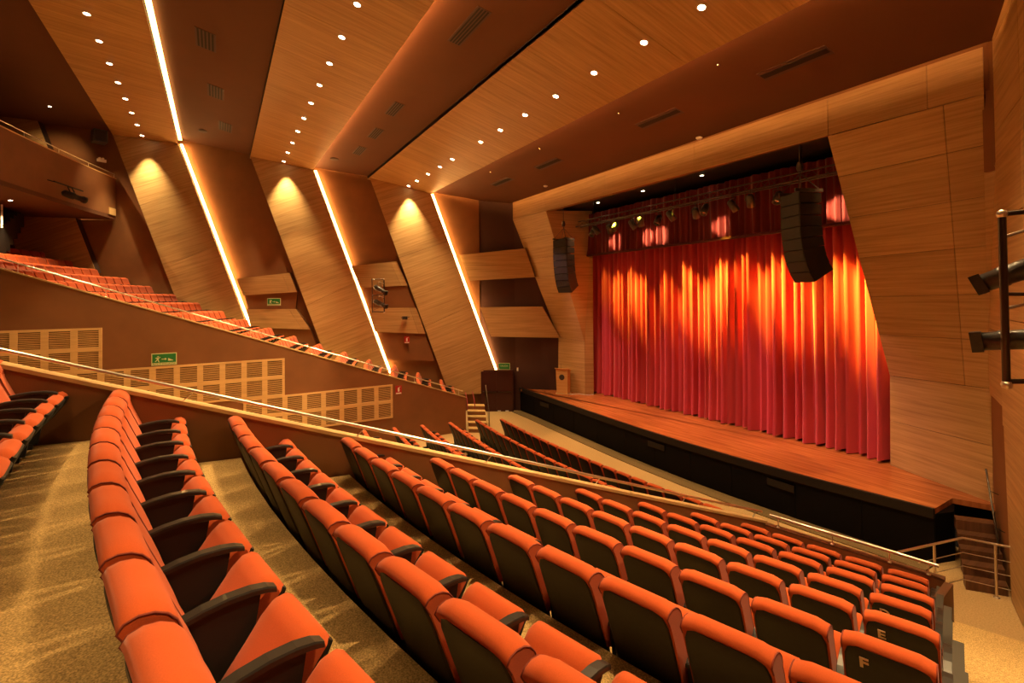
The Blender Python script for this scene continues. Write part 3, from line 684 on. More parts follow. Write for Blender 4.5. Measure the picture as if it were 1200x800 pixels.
fr0, fr1 = Vector((6.47, 9.18, 1.5)), Vector((8.92, 9.66, 1.5))
rail_on('handrail', 'short bright steel handrail above the front seat row wall', [fr0, fr1], [lerp(fr0, fr1, t) for t in (0.06, 0.42, 0.75, 0.95)], lambda p: 1.315, r=0.026)
rail_on('handrail', 'thin steel handrail along the top of the far terrace wall', [(XL - 0.08, -8.9, wlcap(-8.9) + 0.32), (XL - 0.08, 9.2, wlcap(9.2) + 0.25)],
        [(XL - 0.08, y, wlcap(y) + 0.29) for y in (-7, -5, -3, -1, 1, 3, 5, 7, 9)], lambda p: wlcap(p[1]) + 0.035, r=0.022)
# guard rail at the foot of the stage steps
g = tag(empty('guard_rail', (0, 0, 0)), 'steel guard rail with three thin bars at the foot of the stage steps', 'railing')
ga, gb, gc = Vector((7.95, 10.75, 0)), Vector((8.36, 12.42, 0)), Vector((9.0, 12.72, 0))
MB().tube([ga + Vector((0, 0, 1.0)), gb + Vector((0, 0, 1.0)), gc + Vector((0, 0, 1.0))], 0.022, 10).build('top_rail', M['steel'], g)
for h in (0.72, 0.46, 0.2):
    MB().tube([lerp(ga, gb, 0.3) + Vector((0, 0, h)), gb + Vector((0, 0, h)), lerp(gb, gc, 0.95) + Vector((0, 0, h))], 0.008, 8).build('thin_bar', M['steel'], g)
for p in (lerp(ga, gb, 0.55), lerp(gb, gc, 0.66)):
    b = MB(); b.tube([p, p + Vector((0, 0, 0.98))], 0.022, 10); b.build('post', M['steel'], g)
    MB().lathe([(0.05, 0), (0.05, 0.012), (0.025, 0.02)], p, (0, 0, 1), 12).build('foot_disc', M['steel'], g)
h = tag(empty('handrail', (0, 0, 0)), 'thin handrail sloping down the right wall beside the stage steps', 'handrail')
MB().tube([(8.22, 14.25, 1.95), (8.28, 14.12, 1.78), (8.66, 13.22, 0.85), (8.66, 13.2, 0.62)], 0.018, 8).build('rail', M['dark_steel'], h)
for t in (0.2, 0.8):
    p = lerp((8.28, 14.12, 1.78), (8.66, 13.22, 0.85), t); MB().tube([p, (wrx(p.y), p.y + 0.02, p.z - 0.05)], 0.008, 6).build('bracket', M['dark_steel'], h)

# ================================================================== ACOUSTIC GRILLES ON THE FAR INNER WALL
sl_b = MB()
for i in range(9):
    z = (i - 4) * 0.053
    sl_b.hexa([(0.004, -0.245, z - 0.016), (0.018, -0.245, z - 0.006), (0.018, 0.245, z - 0.006), (0.004, 0.245, z - 0.016)], [(0.004, -0.245, z + 0.000), (0.018, -0.245, z + 0.012), (0.018, 0.245, z + 0.012), (0.004, 0.245, z + 0.000)])
ME['louvre'] = sl_b.mesh('louvre', M['wood_grille'])
ME['louvre_back'] = MB().box((0.002, 0, 0), (0.004, 0.50, 0.50)).mesh('louvre_back', M['slot'])
def grille(y0, y1, z0, z1, label, skip=None):
    t = tag(empty('acoustic_grille', (XL, (y0 + y1) / 2, (z0 + z1) / 2)), label, 'wall grille', 'wooden grilles on the far inner wall')
    cyy, czz = (y0 + y1) / 2, (z0 + z1) / 2
    n = round((y1 - y0) / 0.66); dy = (y1 - y0) / n; m_ = 2; dz = (z1 - z0) / m_
    def bar(ya, yb, za, zb, nm):
        MB().hexa([(0.0, ya - cyy, za - czz), (0.03, ya - cyy, za - czz), (0.03, yb - cyy, za - czz), (0.0, yb - cyy, za - czz)], [(0.0, ya - cyy, zb - czz), (0.03, ya - cyy, zb - czz), (0.03, yb - cyy, zb - czz), (0.0, yb - cyy, zb - czz)]).build(nm, M['wood_grille'], t)
    for i in range(n + 1):
        yc = y0 + dy * i; hw = 0.085 if 0 < i < n else 0.085
        a, b = (yc - hw, yc + hw) if 0 < i < n else ((yc, yc + hw) if i == 0 else (yc - hw, yc))
        bar(a, b, z0, z1, 'stile')
    for j in range(m_ + 1):
        zc = z0 + dz * j
        a, b = (zc - 0.075, zc + 0.075) if 0 < j < m_ else ((zc, zc + 0.075) if j == 0 else (zc - 0.075, zc))
        for i in range(n): bar(y0 + dy * i + 0.085, y0 + dy * (i + 1) - 0.085, a, b, 'rail')
    for i in range(n):
        for j in range(m_):
            p = (0, y0 + dy * (i + 0.5) - cyy, z0 + dz * (j + 0.5) - czz)
            bk = new_part('louvre_panel', ME['louvre_back'], t); bk.location = p
            new_part('louvre', ME['louvre'], bk)
grille(-7.06, -3.07, 3.70, 5.01, 'pale wooden louvred grille highest and leftmost on the far brown wall')
grille(-4.40, 2.08, 2.36, 3.70, 'long pale wooden louvred grille in the middle of the far brown wall')
grille(0.76, 6.05, 1.02, 2.36, 'pale wooden louvred grille lowest and nearest the stage on far brown wall')

# ================================================================== SIGNS
def text_mesh(body, size, m, w=None):
    c = bpy.data.curves.new('lettering', 'FONT'); c.body = body; c.size = size; c.align_x = 'CENTER'; c.align_y = 'CENTER'; c.extrude = 0.001
    o = bpy.data.objects.new('tmp', c); COL.objects.link(o)
    me = bpy.data.meshes.new_from_object(o.evaluated_get(bpy.context.evaluated_depsgraph_get())); bpy.data.objects.remove(o)
    if w:
        xs = [v.co.x for v in me.vertices]; k = w / (max(xs) - min(xs))
        for v in me.vertices: v.co.x *= k
    me.materials.clear(); me.materials.append(m); return me
def sign_frame(loc, nrm):
    """x right, y up, z out of the wall"""
    n = Vector(nrm).normalized(); u = Vector((0, 0, 1)).cross(n).normalized(); v = n.cross(u)
    return Matrix(((u.x, v.x, n.x, loc[0]), (u.y, v.y, n.y, loc[1]), (u.z, v.z, n.z, loc[2]), (0, 0, 0, 1)))
def flat(pts, z, m, name, parent, th=0.003):
    return MB().hexa([(x, y, z) for x, y in pts], [(x, y, z + th) for x, y in pts]).build(name, m, parent)
def R4(x0, y0, x1, y1): return [(x0, y0), (x1, y0), (x1, y1), (x0, y1)]
def evac_sign(loc, nrm, w, label):
    t = tag(empty('evacuation_sign'), label, 'sign'); t.matrix_world = sign_frame(loc, nrm)
    hh = w * 0.58; k = w / 0.7
    flat(R4(-w / 2, -hh / 2, w / 2, hh / 2), 0, M['sign_pale'], 'board', t, 0.012)
    flat(R4(-w * .465, -hh * .28, w * .465, hh * .43), 0.012, M['green'], 'green_panel', t)
    z = 0.0155
    fig = MB()
    for pts in ([(-.20, .085), (-.165, .115), (-.135, .09), (-.16, .065)], [(-.21, .06), (-.14, .05), (-.155, -.015), (-.20, -.01)], [(-.205, -.01), (-.175, -.012), (-.235, -.085), (-.255, -.07)], [(-.185, -.01), (-.155, -.012), (-.125, -.095), (-.15, -.10)], [(-.24, .05), (-.21, .065), (-.20, .04), (-.235, .025)], [(-.15, .05), (-.11, .085), (-.10, .065), (-.14, .03)]):
        fig.hexa([(x * k, y * k, z) for x, y in pts], [(x * k, y * k, z + 0.003) for x, y in pts])
    fig.build('running_figure', M['sign_pale'], t)
    ar = MB()
    for pts in ([(-.07, -.008), (.03, -.008), (.03, .014), (-.07, .014)], [(.02, -.04), (.075, .003), (.02, .046)]):
        ar.hexa([(x * k, y * k, z) for x, y in pts], [(x * k, y * k, z + 0.003) for x, y in pts])
    ar.build('arrow', M['sign_pale'], t)
    stp = MB()
    for pts in ([(.11, -.06), (.25, -.06), (.25, -.045), (.11, .03)],):
        stp.hexa([(x * k, y * k, z) for x, y in pts], [(x * k, y * k, z + 0.003) for x, y in pts])
    stp.build('slope_mark', M['sign_pale'], t)
    tx = new_part('lettering', text_mesh('RUTA DE EVACUACION', 0.075 * k, M['green'], w * 0.86), t); tx.location = (0, -hh * .385, 0.013)
evac_sign((XL + 0.002, -1.50, 3.925), (1, 0, 0), 0.68, 'green evacuation sign with arrow above the middle grille on far brown wall')
evac_sign((-14.31 + 0.02, 2.35, 5.74), (0.922, -0.387, 0), 0.62, 'green evacuation sign in the recess between the two rear leaning wooden panels')
t = tag(empty('exit_sign'), 'small green exit sign above the dark red double door', 'sign'); t.matrix_world = sign_frame((-9.58, 12.49, 2.33), (0.743, -0.669, 0))
flat(R4(-.30, -.17, .30, .17), 0, M['sign_pale'], 'board', t, 0.02); flat(R4(-.28, -.15, .28, .15), 0.02, M['green'], 'green_panel', t)
tx = new_part('lettering', text_mesh('SALIDA', 0.12, M['sign_pale'], 0.40), t); tx.location = (0, 0.02, 0.024)
def fire_sign(loc, nrm, label, w=0.26, h=0.34):
    t = tag(empty('fire_sign'), label, 'sign'); t.matrix_world = sign_frame(loc, nrm)
    flat(R4(-w / 2, -h / 2, w / 2, h / 2), 0, M['sign_red'], 'board', t, 0.008)
    e_ = MB()
    for pts in (R4(-.035, -.07, .035, .07), R4(-.018, .07, .018, .10), [(.018, .085), (.075, .11), (.07, .125), (.018, .105)]):
        e_.hexa([(x, y, 0.009) for x, y in pts], [(x, y, 0.012) for x, y in pts])
    e_.build('extinguisher_mark', M['sign_white'], t)
    flat(R4(-w * .42, -h * .47, w * .42, -h * .33), 0.009, M['sign_white'], 'caption_strip', t)
fire_sign((XL + 0.002, 6.30, 2.11), (1, 0, 0), 'red fire extinguisher sign on far brown wall beside the lowest grille')
fire_sign((-11.87, 8.17, 3.75), (0.922, -0.387, 0), 'red fire extinguisher sign under the wooden box with the small projector')

# ================================================================== DOOR AND FAR LEFT CORNER
d1 = structure(empty('door_1', (0, 0, 0)))
dA, dB = Vector((-10.47, 11.56, 0)), Vector((-9.50, 12.96, 0)); du = (dB - dA).normalized(); dnn = Vector((du.y, -du.x, 0))
def dpt(s, o, z): p = dA + du * s + dnn * o; return (p.x, p.y, z)
L_ = (dB - dA).length
def dbox(s0, s1, o0, o1, z0, z1, m, name, parent):
    return MB().hexa([dpt(s0, o0, z0), dpt(s1, o0, z0), dpt(s1, o1, z0), dpt(s0, o1, z0)], [dpt(s0, o0, z1), dpt(s1, o0, z1), dpt(s1, o1, z1), dpt(s0, o1, z1)]).build(name, m, parent)
dbox(0, L_, -0.4, 0.0, 0, 2.10, M['dark_red'], 'door_frame', d1)
for s0, s1 in ((0.05, L_ / 2 - 0.006), (L_ / 2 + 0.006, L_ - 0.05)):
    lf = dbox(s0, s1, 0.0, 0.04, 0.02, 2.04, M['dark_red'], 'door_leaf', d1)
    dbox(s0 + 0.08, s1 - 0.04, 0.07, 0.10, 0.98, 1.03, M['dark_steel'], 'push_bar', lf)
    dbox(s0 + 0.1, s0 + 0.14, 0.03, 0.08, 0.97, 1.04, M['dark_steel'], 'bar_bracket', lf)
for i, (s, lb) in enumerate(((0.98, 'left'), (1.38, 'right'))):
    p = dpt(s, 0.10, 0)
    o = MB().box((p[0], p[1], 0.045), (0.16, 0.05, 0.05), math.atan2(du.y, du.x)).build('door_stop', M['white']); tag(o, 'small white block on the floor at the double door, the %s one' % lb, 'door stop', 'door stops')
tag(MB().box((-9.05, 12.96, 2.2), (0.08, 0.05, 0.16), 0.83).build('wall_switch', M['white']), 'small white box on the dark wall right of the exit sign', 'switch')
# steps up to the far terrace
sp = tag(empty('terrace_stairs'), 'short carpeted steps with pale treads at the end of the far brown wall', 'steps')
q0, q1 = Vector((-7.16, 9.30)), Vector((-6.66, 9.95)); dd = Vector((-0.84, 0.36)).normalized()
for i in range(5):
    a, b = q0 + dd * 0.36 * i, q1 + dd * 0.36 * i
    z1 = 0.17 * (i + 1)
    poly = [tuple(a), tuple(b), tuple(b + dd * 0.40), tuple(a + dd * 0.40)]
    st_ = MB().prism(poly, z1 - 0.17 if i else 0, z1 - 0.03).build('riser', M['brown'], sp)
    MB().prism(poly, z1 - 0.03, z1).build('tread', M['carpet'], sp)
hr = tag(empty('stair_rail'), 'thin dark steel rail beside the short steps near the double door', 'handrail')
b0, b1 = q1 + Vector((0.06, 0.05)), q1 + dd * 1.7 + Vector((0.06, 0.05))
MB().tube([(b0.x, b0.y, 0.0), (b0.x, b0.y, 0.95), (b1.x, b1.y, 1.75), (b1.x, b1.y, 0.9)], 0.02, 8).build('rail', M['dark_steel'], hr)
for t_ in (0.33, 0.66):
    x, y = b0.x + (b1.x - b0.x) * t_, b0.y + (b1.y - b0.y) * t_
    MB().tube([(x, y, 0.2 + 0.6 * t_), (x, y, 0.95 + 0.8 * t_)], 0.01, 6).build('post', M['dark_steel'], hr)
hr2 = tag(empty('stair_rail'), 'small wooden topped rail at the top of the short steps', 'handrail')
for oy in (0.0, 0.35):
    MB().tube([(-8.1, 9.6 + oy, 1.55), (-7.6, 9.45 + oy, 1.25), (-7.5, 9.42 + oy, 0.9)], 0.022, 8).build('rail', M['crimson'], hr2)

# ================================================================== STAGE EQUIPMENT
lc = tag(empty('lectern', (-7.0, 14.28, ZS), R(35)), 'pale wooden lectern with a round dark emblem at the left edge of stage', 'lectern')
MB().hexa([(-.27, -.22, 0.04), (.27, -.22, 0.04), (.27, .20, 0.04), (-.27, .20, 0.04)], [(-.29, -.24, 1.18), (.29, -.24, 1.18), (.29, .22, 1.05), (-.29, .22, 1.05)]).build('body', M['lectern'], lc)
MB().hexa([(-.33, -.30, 1.20), (.33, -.30, 1.20), (.33, .26, 1.06), (-.33, .26, 1.06)], [(-.33, -.30, 1.24), (.33, -.30, 1.24), (.33, .26, 1.10), (-.33, .26, 1.10)]).build('top', M['lectern'], lc)
MB().box((0, -0.01, 0.02), (.62, .50, .04)).build('foot', M['cap'], lc)
MB().lathe([(0.135, 0), (0.135, 0.012), (0.12, 0.015)], (0, -0.232, 0.80), (0, -1, 0), 20).build('emblem', M['fixture'], lc)
MB().tube([(-0.1, -0.05, 1.2), (-0.1, -0.05, 1.36), (-0.08, -0.14, 1.42)], 0.008, 6).build('microphone', M['fixture'], lc)
tag(MB().tube([(-6.75, 14.25, ZS + .012), (-6.55, 14.4, ZS + .012), (-6.4, 14.75, ZS + .012), (-6.15, 14.85, ZS + .012), (-5.95, 14.95, ZS + .012), (-5.9, 15.2, ZS + .012)], 0.012, 6).build('cable', M['white']), 'thin white cable on the stage floor from the lectern to the wall', 'cable')

def line_array(x, y, ztop, rz, label):
    t = tag(empty('line_array', (x, y, ztop), rz), label, 'loudspeaker', 'hanging loudspeaker arrays')
    W, D, H = 0.72, 0.62, 0.30; py, pz, ang = -D / 2, 0.0, 0.0
    for i in range(8):
        if i > 2: ang += R(4.2 if i < 6 else 8)
        cs, sn = math.cos(ang), math.sin(ang)
        # front line runs down and back; each box is a wedge narrowing to the rear
        fy, fz = py + H * sn, pz - H * cs
        ta = 0.03
        P = [(py, pz - 0.006), (fy, fz + 0.006), (fy + D * cs - 0.00, fz + D * sn + ta), (py + D * cs, pz + D * sn - ta)]
        b = MB().hexa([(-W / 2, a, c) for a, c in P], [(W / 2, a, c) for a, c in P]).build('speaker_box', M['speaker'], t)
        gP = [(py + 0.02 * sn - 0.008, pz - 0.02), (fy - 0.008, fz + 0.02), (fy, fz + 0.02), (py, pz - 0.02)]
        MB().hexa([(-W / 2 + .03, a, c) for a, c in gP], [(W / 2 - .03, a, c) for a, c in gP]).build('grille', M['black'], b)
        py, pz = fy, fz
    fl = MB()
    for sx in (-0.3, 0.3): fl.box((sx, 0, 0.05), (0.05, 0.8, 0.08))
    fl.box((0, 0.0, 0.07), (0.66, 0.06, 0.05)); fl.build('fly_frame', M['fixture'], t)
    ch = MB()
    for sx in (-0.3, 0.3):
        for sy in (-0.3, 0.3): ch.tube([(sx, sy, 0.08), (0, 0, 0.55)], 0.012, 5)
    ch.tube([(0, 0, 0.55), (0, 0, 1.6)], 0.015, 6); ch.lathe([(0.06, 0), (0.09, 0.1), (0.06, 0.24)], (0, 0, 0.62), (0, 0, 1), 10); ch.build('chain_hoist', M['dark_steel'], t)
line_array(-5.45, 13.25, 8.32, R(20), 'black curved loudspeaker array hanging left of the stage curtain')
line_array(4.95, 13.25, 8.42, R(-22), 'large black curved loudspeaker array hanging before the right of the curtain')

# lighting truss with lanterns
tr = tag(empty('lighting_truss', (0, 14.2, 9.0)), 'dark lighting truss hung across the stage opening below the soffit', 'truss')
for (dy, dz) in ((-0.14, 0.0), (0.14, 0.0), (0, 0.24)):
    MB().tube([(-5.6, dy, dz), (5.75, dy, dz)], 0.022, 6).build('chord', M['dark_steel'], tr)
lac = MB()
for i in range(38):
    x = -5.6 + 0.3 * i
    lac.tube([(x, -0.14, 0), (x + 0.15, 0, 0.24), (x + 0.3, 0.14, 0)], 0.008, 4); lac.tube([(x, -0.14, 0), (x + 0.3, 0.14, 0)], 0.006, 4)
tag(lac.build('lacing', M['dark_steel'], tr), kind='stuff')
hg = MB()
for x in (-4.5, 0, 4.5): hg.tube([(x, 0, 0.24), (x, 0, 1.0)], 0.012, 6)
hg.build('hanger', M['dark_steel'], tr)
def lantern(parent_loc, aim, label=None, s=1.0, group=None, shiny=True):
    t = empty('stage_lantern', parent_loc)
    if label: tag(t, label, 'stage light', group)
    a = Vector(aim).normalized()
    MB().lathe([(0.05 * s, -0.16 * s), (0.085 * s, -0.12 * s), (0.095 * s, 0.0), (0.10 * s, 0.16 * s), (0.085 * s, 0.16 * s), (0.075 * s, 0.05 * s)], (0, 0, -0.24 * s), a, 14).build('can', M['fixture'], t)
    MB().lathe([(0.082 * s, 0.10 * s), (0.07 * s, 0.12 * s), (0.01 * s, 0.125 * s)], (0, 0, -0.24 * s), a, 12).build('lens', M['chrome'], t)
    u = a.cross(Vector((0, 0, 1))); u = u.normalized() if u.length > 0.1 else Vector((1, 0, 0))
    c = Vector((0, 0, -0.24 * s))
    MB().tube([c + u * 0.115 * s, c + u * 0.115 * s + Vector((0, 0, 0.19 * s)), c - u * 0.115 * s + Vector((0, 0, 0.19 * s)), c - u * 0.115 * s], 0.011 * s, 6).build('yoke', M['dark_steel'], t)
    MB().tube([(0, 0, -0.06 * s), (0, 0, 0.02)], 0.016 * s, 6).build('clamp', M['dark_steel'], t)
    return t
LX = [-4.75, -4.2, -3.65, -3.0, -2.3, -1.6, -0.95, -0.1, 0.75, 1.35, 2.2, 3.0, 3.7]
for i, x in enumerate(LX):
    lantern((x, 14.06 if i % 2 else 14.34, 8.98), (0.3 * math.sin(i * 2.1), 0.55 if i % 3 else -0.5, -0.8), 'black stage lantern with a shiny lens, %s from the left on the truss' % ORD[i + 1], 1.25, 'lanterns on the stage truss')

# ladder frames with profile spots on the side walls
def spot_ladder(loc, rz, label, aims):
    inv = Matrix.Rotation(-rz, 3, 'Z')
    t = tag(empty('spot_ladder', loc, rz), label, 'stage light rig')
    b = MB()
    b.tube([(0, 0.0, 0.0), (0, 0.0, 1.62)], 0.032, 10); b.build('pole', M['dark_steel'], t)
    MB().tube([(0.0, 0.0, 1.62), (0, -0.28, 1.64), (0, -0.62, 1.60)], 0.024, 8).build('top_arm', M['dark_steel'], t)
    MB().tube([(0.0, 0.0, 0.03), (0, -0.62, 0.05)], 0.024, 8).build('bottom_arm', M['dark_steel'], t)
    MB().tube([(0.0, -0.62, 0.0), (0.0, -0.62, 1.64)], 0.024, 8).build('rear_pole', M['dark_steel'], t)
    MB().tube([(0.0, 0.0, 0.86), (0, -0.62, 0.84)], 0.018, 8).build('middle_arm', M['dark_steel'], t)
    for z in (0.0, 1.62): MB().lathe([(0.0, -0.045), (0.035, -0.03), (0.045, 0), (0.035, 0.03), (0.0, 0.045)], (0, 0, z), (0, 0, 1), 10).build('clamp', M['steel'], t)
    for (z, aim) in ((1.10, aims[0]), (0.42, aims[1])):
        a = (inv @ Vector(aim)).normalized(); c = Vector((0.16, -0.27, z))
        body = MB().lathe([(0.05, -0.42), (0.095, -0.40), (0.115, -0.32), (0.115, -0.06), (0.098, -0.04), (0.094, 0.14), (0.102, 0.15), (0.102, 0.19), (0.092, 0.20), (0.090, 0.34), (0.082, 0.345), (0.075, 0.30)], c, a, 16).build('spot_body', M['fixture'], t)
        MB().lathe([(0.072, 0.31), (0.05, 0.325), (0.01, 0.33)], c, a, 14).build('lens', M['chrome'], body)
        fm = sign_frame(c + a * 0.36, a)
        gf = MB()
        for bx_, by_, sx_, sy_ in ((0, 0.085, 0.20, 0.03), (0, -0.085, 0.20, 0.03), (0.085, 0, 0.03, 0.14), (-0.085, 0, 0.03, 0.14)): gf.box((0, 0, 0), (sx_, sy_, 0.09), mtx=fm @ Matrix.Translation((bx_, by_, 0)))
        gf.build('gel_frame', M['fixture'], body)
        side = a.cross(Vector((0, 0, 1))).normalized(); q = c - a * 0.1
        MB().tube([q + side * 0.12, q + side * 0.12 + Vector((0, 0, 0.30)), q - side * 0.12 + Vector((0, 0, 0.30)), q - side * 0.12], 0.013, 6).build('yoke', M['dark_steel'], t)
        MB().tube([q + Vector((0, 0, 0.30)), q + Vector((0, 0, 0.36)), (0, 0, z + 0.30)], 0.016, 6).build('hook', M['steel'], t)
        MB().tube([c - a * 0.36, c - a * 0.45 + Vector((0, 0, -0.12)), c - a * 0.3 + Vector((0, -0.1, -0.22)), (0, -0.3, z - 0.2), (0, -0.6, z - 0.3)], 0.008, 5).build('cable', M['black'], t)
    return t
spot_ladder((10.57, 6.42, 4.88), R(135), 'close black ladder frame with two profile spots on the right wall', ((-0.93, -0.25, -0.42), (-0.95, -0.25, -0.12)))
spot_ladder((-11.75, 7.0, 5.16), R(10), 'small far ladder frame with two profile spots on the left wall', ((0.8, 0.5, -0.45), (0.8, 0.5, -0.35)))
pj = tag(empty('wall_projector', (-11.72, 8.05, 4.86), R(-23)), 'small black projector on a bracket on the far wooden wall box', 'projector')
MB().box((0, -0.02, 0), (0.22, 0.26, 0.16)).build('body', M['fixture'], pj)
MB().lathe([(0.05, 0), (0.05, 0.05), (0.035, 0.05)], (0.05, -0.15, 0), (0, -1, 0), 10).build('lens', M['chrome'], pj)
MB().tube([(0, 0.05, 0.0), (-0.05, 0.2, 0.04)], 0.015, 6).build('bracket', M['dark_steel'], pj)
MB().tube([(-0.32, 0, 0.0), (0.32, 0, 0.0)], 0.008, 6).build('bar', M['dark_steel'], pj)

# ================================================================== CEILING FITTINGS
def zfield(Y):
    for (a, za, b, zb) in FIELD:
        if a <= Y <= b: return za + (zb - za) * (Y - a) / (b - a), (zb - za) / (b - a)
def vent(x, Y, lx, ly, slots, label, group):
    z, s = zfield(Y)
    t = tag(empty('ceiling_vent', (x, Y, z - 0.006)), label, 'vent', group); t.rotation_euler = (math.atan(s), 0, 0)
    MB().box((0, 0, 0), (lx, ly, 0.012)).build('frame', M['vent'], t)
    for i in range(slots):
        y = (i + 0.5) / slots * (ly - 0.06) - (ly - 0.06) / 2
        MB().box((0, y, -0.008), (lx - 0.06, (ly - 0.06) / slots * 0.55, 0.006)).build('slot', M['vent_gap'], t)
for i, (x, Y) in enumerate(((-4.46, -0.28), (-8.3, -0.04), (-11.95, 0.3))):
    vent(x, Y, 1.15, 0.52, 5, 'dark slotted air vent, %s from the left in the rear painted ceiling field' % ORD[3 - i], 'vents in the rear ceiling field')
for i, (x, Y) in enumerate(((1.63, 5.18), (-4.2, 5.2), (-6.91, 5.3), (-9.45, 5.3))):
    vent(x, Y, 1.7 if i == 0 else 1.2, 0.36, 4, 'dark slotted air vent, %s from the left in the middle painted ceiling field' % ORD[4 - i], 'vents in the middle ceiling field')
for i, (x, Y) in enumerate(((5.95, 11.25), (2.0, 11.2), (-3.59, 11.15), (-7.1, 11.05))):
    vent(x, Y, 1.55, 0.40, 1, 'long dark air vent, %s from the left in the ceiling before the stage' % ORD[4 - i], 'vents in the front ceiling field')
for i, (x, Y) in enumerate(((4.82, 10.14), (1.4, 10.2), (-2.62, 10.1), (-6.37, 10.1))):
    z, s = zfield(Y)
    tag(MB().lathe([(0.035, 0.01), (0.035, -0.012), (0.015, -0.03)], (x, Y, z), (0, 0, 1), 12).build('sprinkler', M['chrome']), 'tiny bright sprinkler head, %s from the left beside the front cove light' % ORD[4 - i], 'sprinkler', 'sprinklers in the front ceiling field')
for x, Y, lb in ((-5.87, 12.6, 'left'), (2.04, 12.95, 'right')):
    z, s = zfield(Y)
    tag(MB().lathe([(0.10, 0.01), (0.10, -0.02), (0.07, -0.05)], (x, Y, z), (0, 0, 1), 16).build('smoke_detector', M['white']), 'white round detector on the ceiling just before the fascia, the %s one' % lb, 'detector', 'smoke detectors by the fascia')
tag(MB().lathe([(0.22, 0.01), (0.22, -0.02), (0.15, -0.03)], (-13.6, -0.5, zfield(-0.5)[0]), (0, 0, 1), 16).build('ceiling_speaker', M['vent']), 'dark round ceiling speaker near the rear leaning wooden panel', 'speaker')
tag(MB().lathe([(0.22, 0.01), (0.22, -0.02), (0.15, -0.03)], (-11.6, 4.7, zfield(4.7)[0]), (0, 0, 1), 16).build('ceiling_speaker', M['vent']), 'dark round ceiling speaker near the middle leaning wooden panel', 'speaker')

# ================================================================== BALCONY AT THE FAR LEFT
ba = tag(empty('balcony', (0, 0, 0)), 'curved brown balcony front with a thin rail high at the far left', 'balcony')
bP = Vector((-17.3, -4.12)); bD = Vector((0.95, -0.31)).normalized(); bN = Vector((-0.31, -0.95)).normalized()
fr_ = MB(); sf = MB(); rows = []
for i in range(9):
    p = bP + bD * 2.0 * i - bN * 0.02 * i * i
    rows.append(p)
fr_rows = [[(p.x, p.y, 9.86), (p.x, p.y, 11.62), (p.x + bN.x * .14, p.y + bN.y * .14, 11.62), (p.x + bN.x * .14, p.y + bN.y * .14, 9.86)] for p in rows]
fr_.grid(fr_rows, False, True).build('parapet', M['brown'], ba)
cp_ = MB(); cp_.grid([[(p.x - bN.x * .02, p.y - bN.y * .02, 11.62), (p.x - bN.x * .02, p.y - bN.y * .02, 11.66), (p.x + bN.x * .16, p.y + bN.y * .16, 11.66), (p.x + bN.x * .16, p.y + bN.y * .16, 11.62)] for p in rows], False, True).build('cap', M['wood_grille'], ba)
back = rows[-1] + bN * 8; sp0 = rows[0] + bN * 9.5
sf.hexa([(p.x, p.y, 9.70) for p in rows] + [(back.x, -14.8, 9.9), (-21.5, -14.8, 9.9)], [(p.x, p.y, 9.88) for p in rows] + [(back.x, -14.8, 10.1), (-21.5, -14.8, 10.1)]).build('floor_slab', M['brown_shaded'], ba)
rb = MB(); rb.tube([(p.x + bN.x * .07, p.y + bN.y * .07, 11.86) for p in rows], 0.02, 8).build('rail', M['steel'], ba)
for p in rows[::1]:
    MB().tube([(p.x + bN.x * .07, p.y + bN.y * .07, 11.66), (p.x + bN.x * .07, p.y + bN.y * .07, 11.86)], 0.01, 6).build('post', M['steel'], ba)
MB().box((-17.0, -4.35, 10.03), (0.55, 0.35, 0.32), R(-18)).build('end_box', M['wood_grille'], ba)
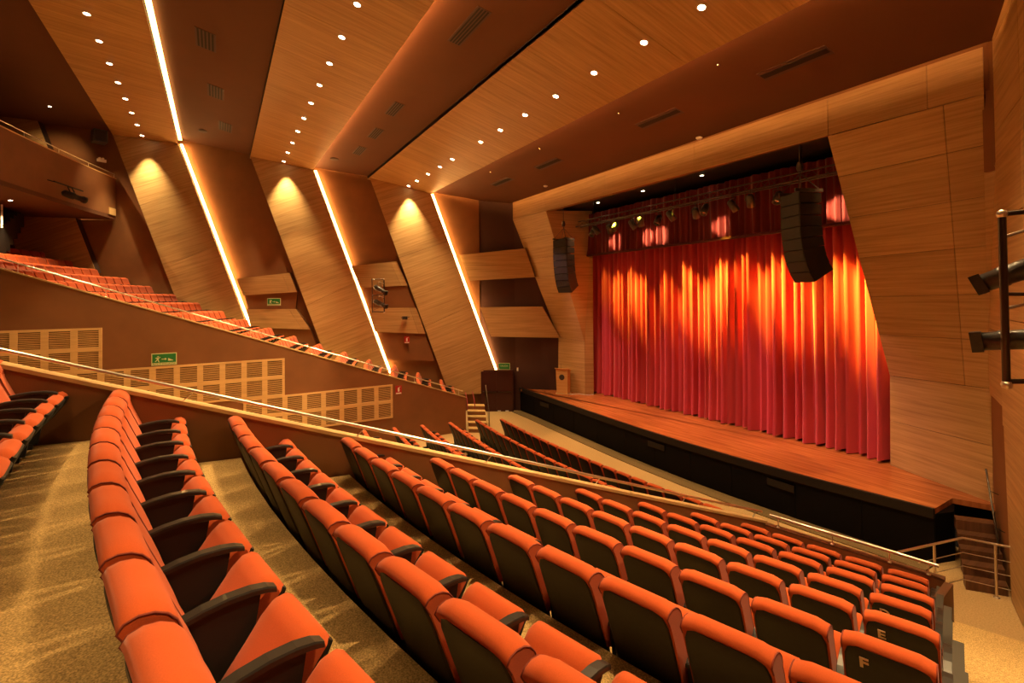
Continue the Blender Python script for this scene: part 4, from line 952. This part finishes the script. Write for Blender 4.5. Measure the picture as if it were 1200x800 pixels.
# lantern hung on the balcony front
bl = tag(empty('balcony_spot', (-13.0, -4.95, 10.32), R(-18)), 'black profile spot on a short bar hung from the balcony front', 'stage light')
MB().tube([(-0.85, 0, 0.0), (0.85, 0, 0.0)], 0.03, 8).build('bar', M['speaker'], bl)
for x in (-0.55, 0.6): MB().tube([(x, 0, 0.0), (x, -0.35, 0.10)], 0.02, 6).build('wall_arm', M['speaker'], bl)
ab = Vector((-0.85, 0.35, -0.15)).normalized()
MB().lathe([(0.05, -0.45), (0.13, -0.38), (0.14, -0.05), (0.10, 0.0), (0.10, 0.25), (0.13, 0.3), (0.14, 0.42), (0.09, 0.42)], (-0.15, 0.1, -0.36), ab, 14).build('spot_body', M['speaker'], bl)
MB().lathe([(0.09, 0.42), (0.08, 0.43), (0.01, 0.435)], (-0.15, 0.1, -0.36), ab, 12).build('lens', M['chrome'], bl)
MB().tube([(-0.15, 0, 0), (-0.15, 0.1, -0.2)], 0.02, 6).build('clamp', M['speaker'], bl)
MB().tube([(0.1, 0, 0), (0.1, 0.1, -0.25)], 0.02, 6).build('clamp', M['speaker'], bl)
# dark stairs under the balcony
ds = tag(empty('dark_stairs'), 'dark flight of stairs under the balcony at the far left', 'stairs')
for i in range(8):
    x = -13.6 - 0.42 * i; zt = 8.62 + 0.165 * i; zb_ = 7.0 + 0.30 * i
    MB().hexa([(x - .42, -8.6, zb_), (x, -8.6, zb_), (x, -7.2, zb_), (x - .42, -7.2, zb_)], [(x - .42, -8.6, min(zt, 9.68)), (x, -8.6, min(zt, 9.68)), (x, -7.2, min(zt, 9.68)), (x - .42, -7.2, min(zt, 9.68))]).build('step', M['black'], ds)
tag(MB().tube([(-14.0, -7.1, 8.7), (-14.0, -7.1, 9.6)], 0.03, 6).build('rail_post', M['white']), 'thin pale post beside the dark stairs under the balcony', 'post')
spk = tag(empty('wall_speaker', (-16.2, -4.55, 13.25), R(20)), 'small black box speaker in the corner below the rear ceiling strip', 'speaker')
MB().box((0, 0, 0), (0.55, 0.5, 0.55)).build('body', M['fixture'], spk); MB().box((0.285, 0, 0), (0.02, 0.42, 0.47)).build('grille', M['black'], spk)
em = tag(empty('emergency_lamp', (-17.15, -4.62, 12.4), R(-67)), 'small white emergency lamp on the dark wall above the balcony', 'lamp')
MB().box((0, 0, 0), (0.34, 0.1, 0.12)).build('case', M['white'], em)
for x in (-0.1, 0.1): MB().lathe([(0.05, 0), (0.06, 0.08), (0.04, 0.09)], (x * 0.6, 0.0, 0.1), (0, -1, 0), 8).build('lamp_head', M['white'], em)
tag(downlight(-13.2, -6.65, 9.66, 'small lit downlight under the balcony beside the dark stairs', None, (0, 0, -1), 900, 130, 0.06), None, None)
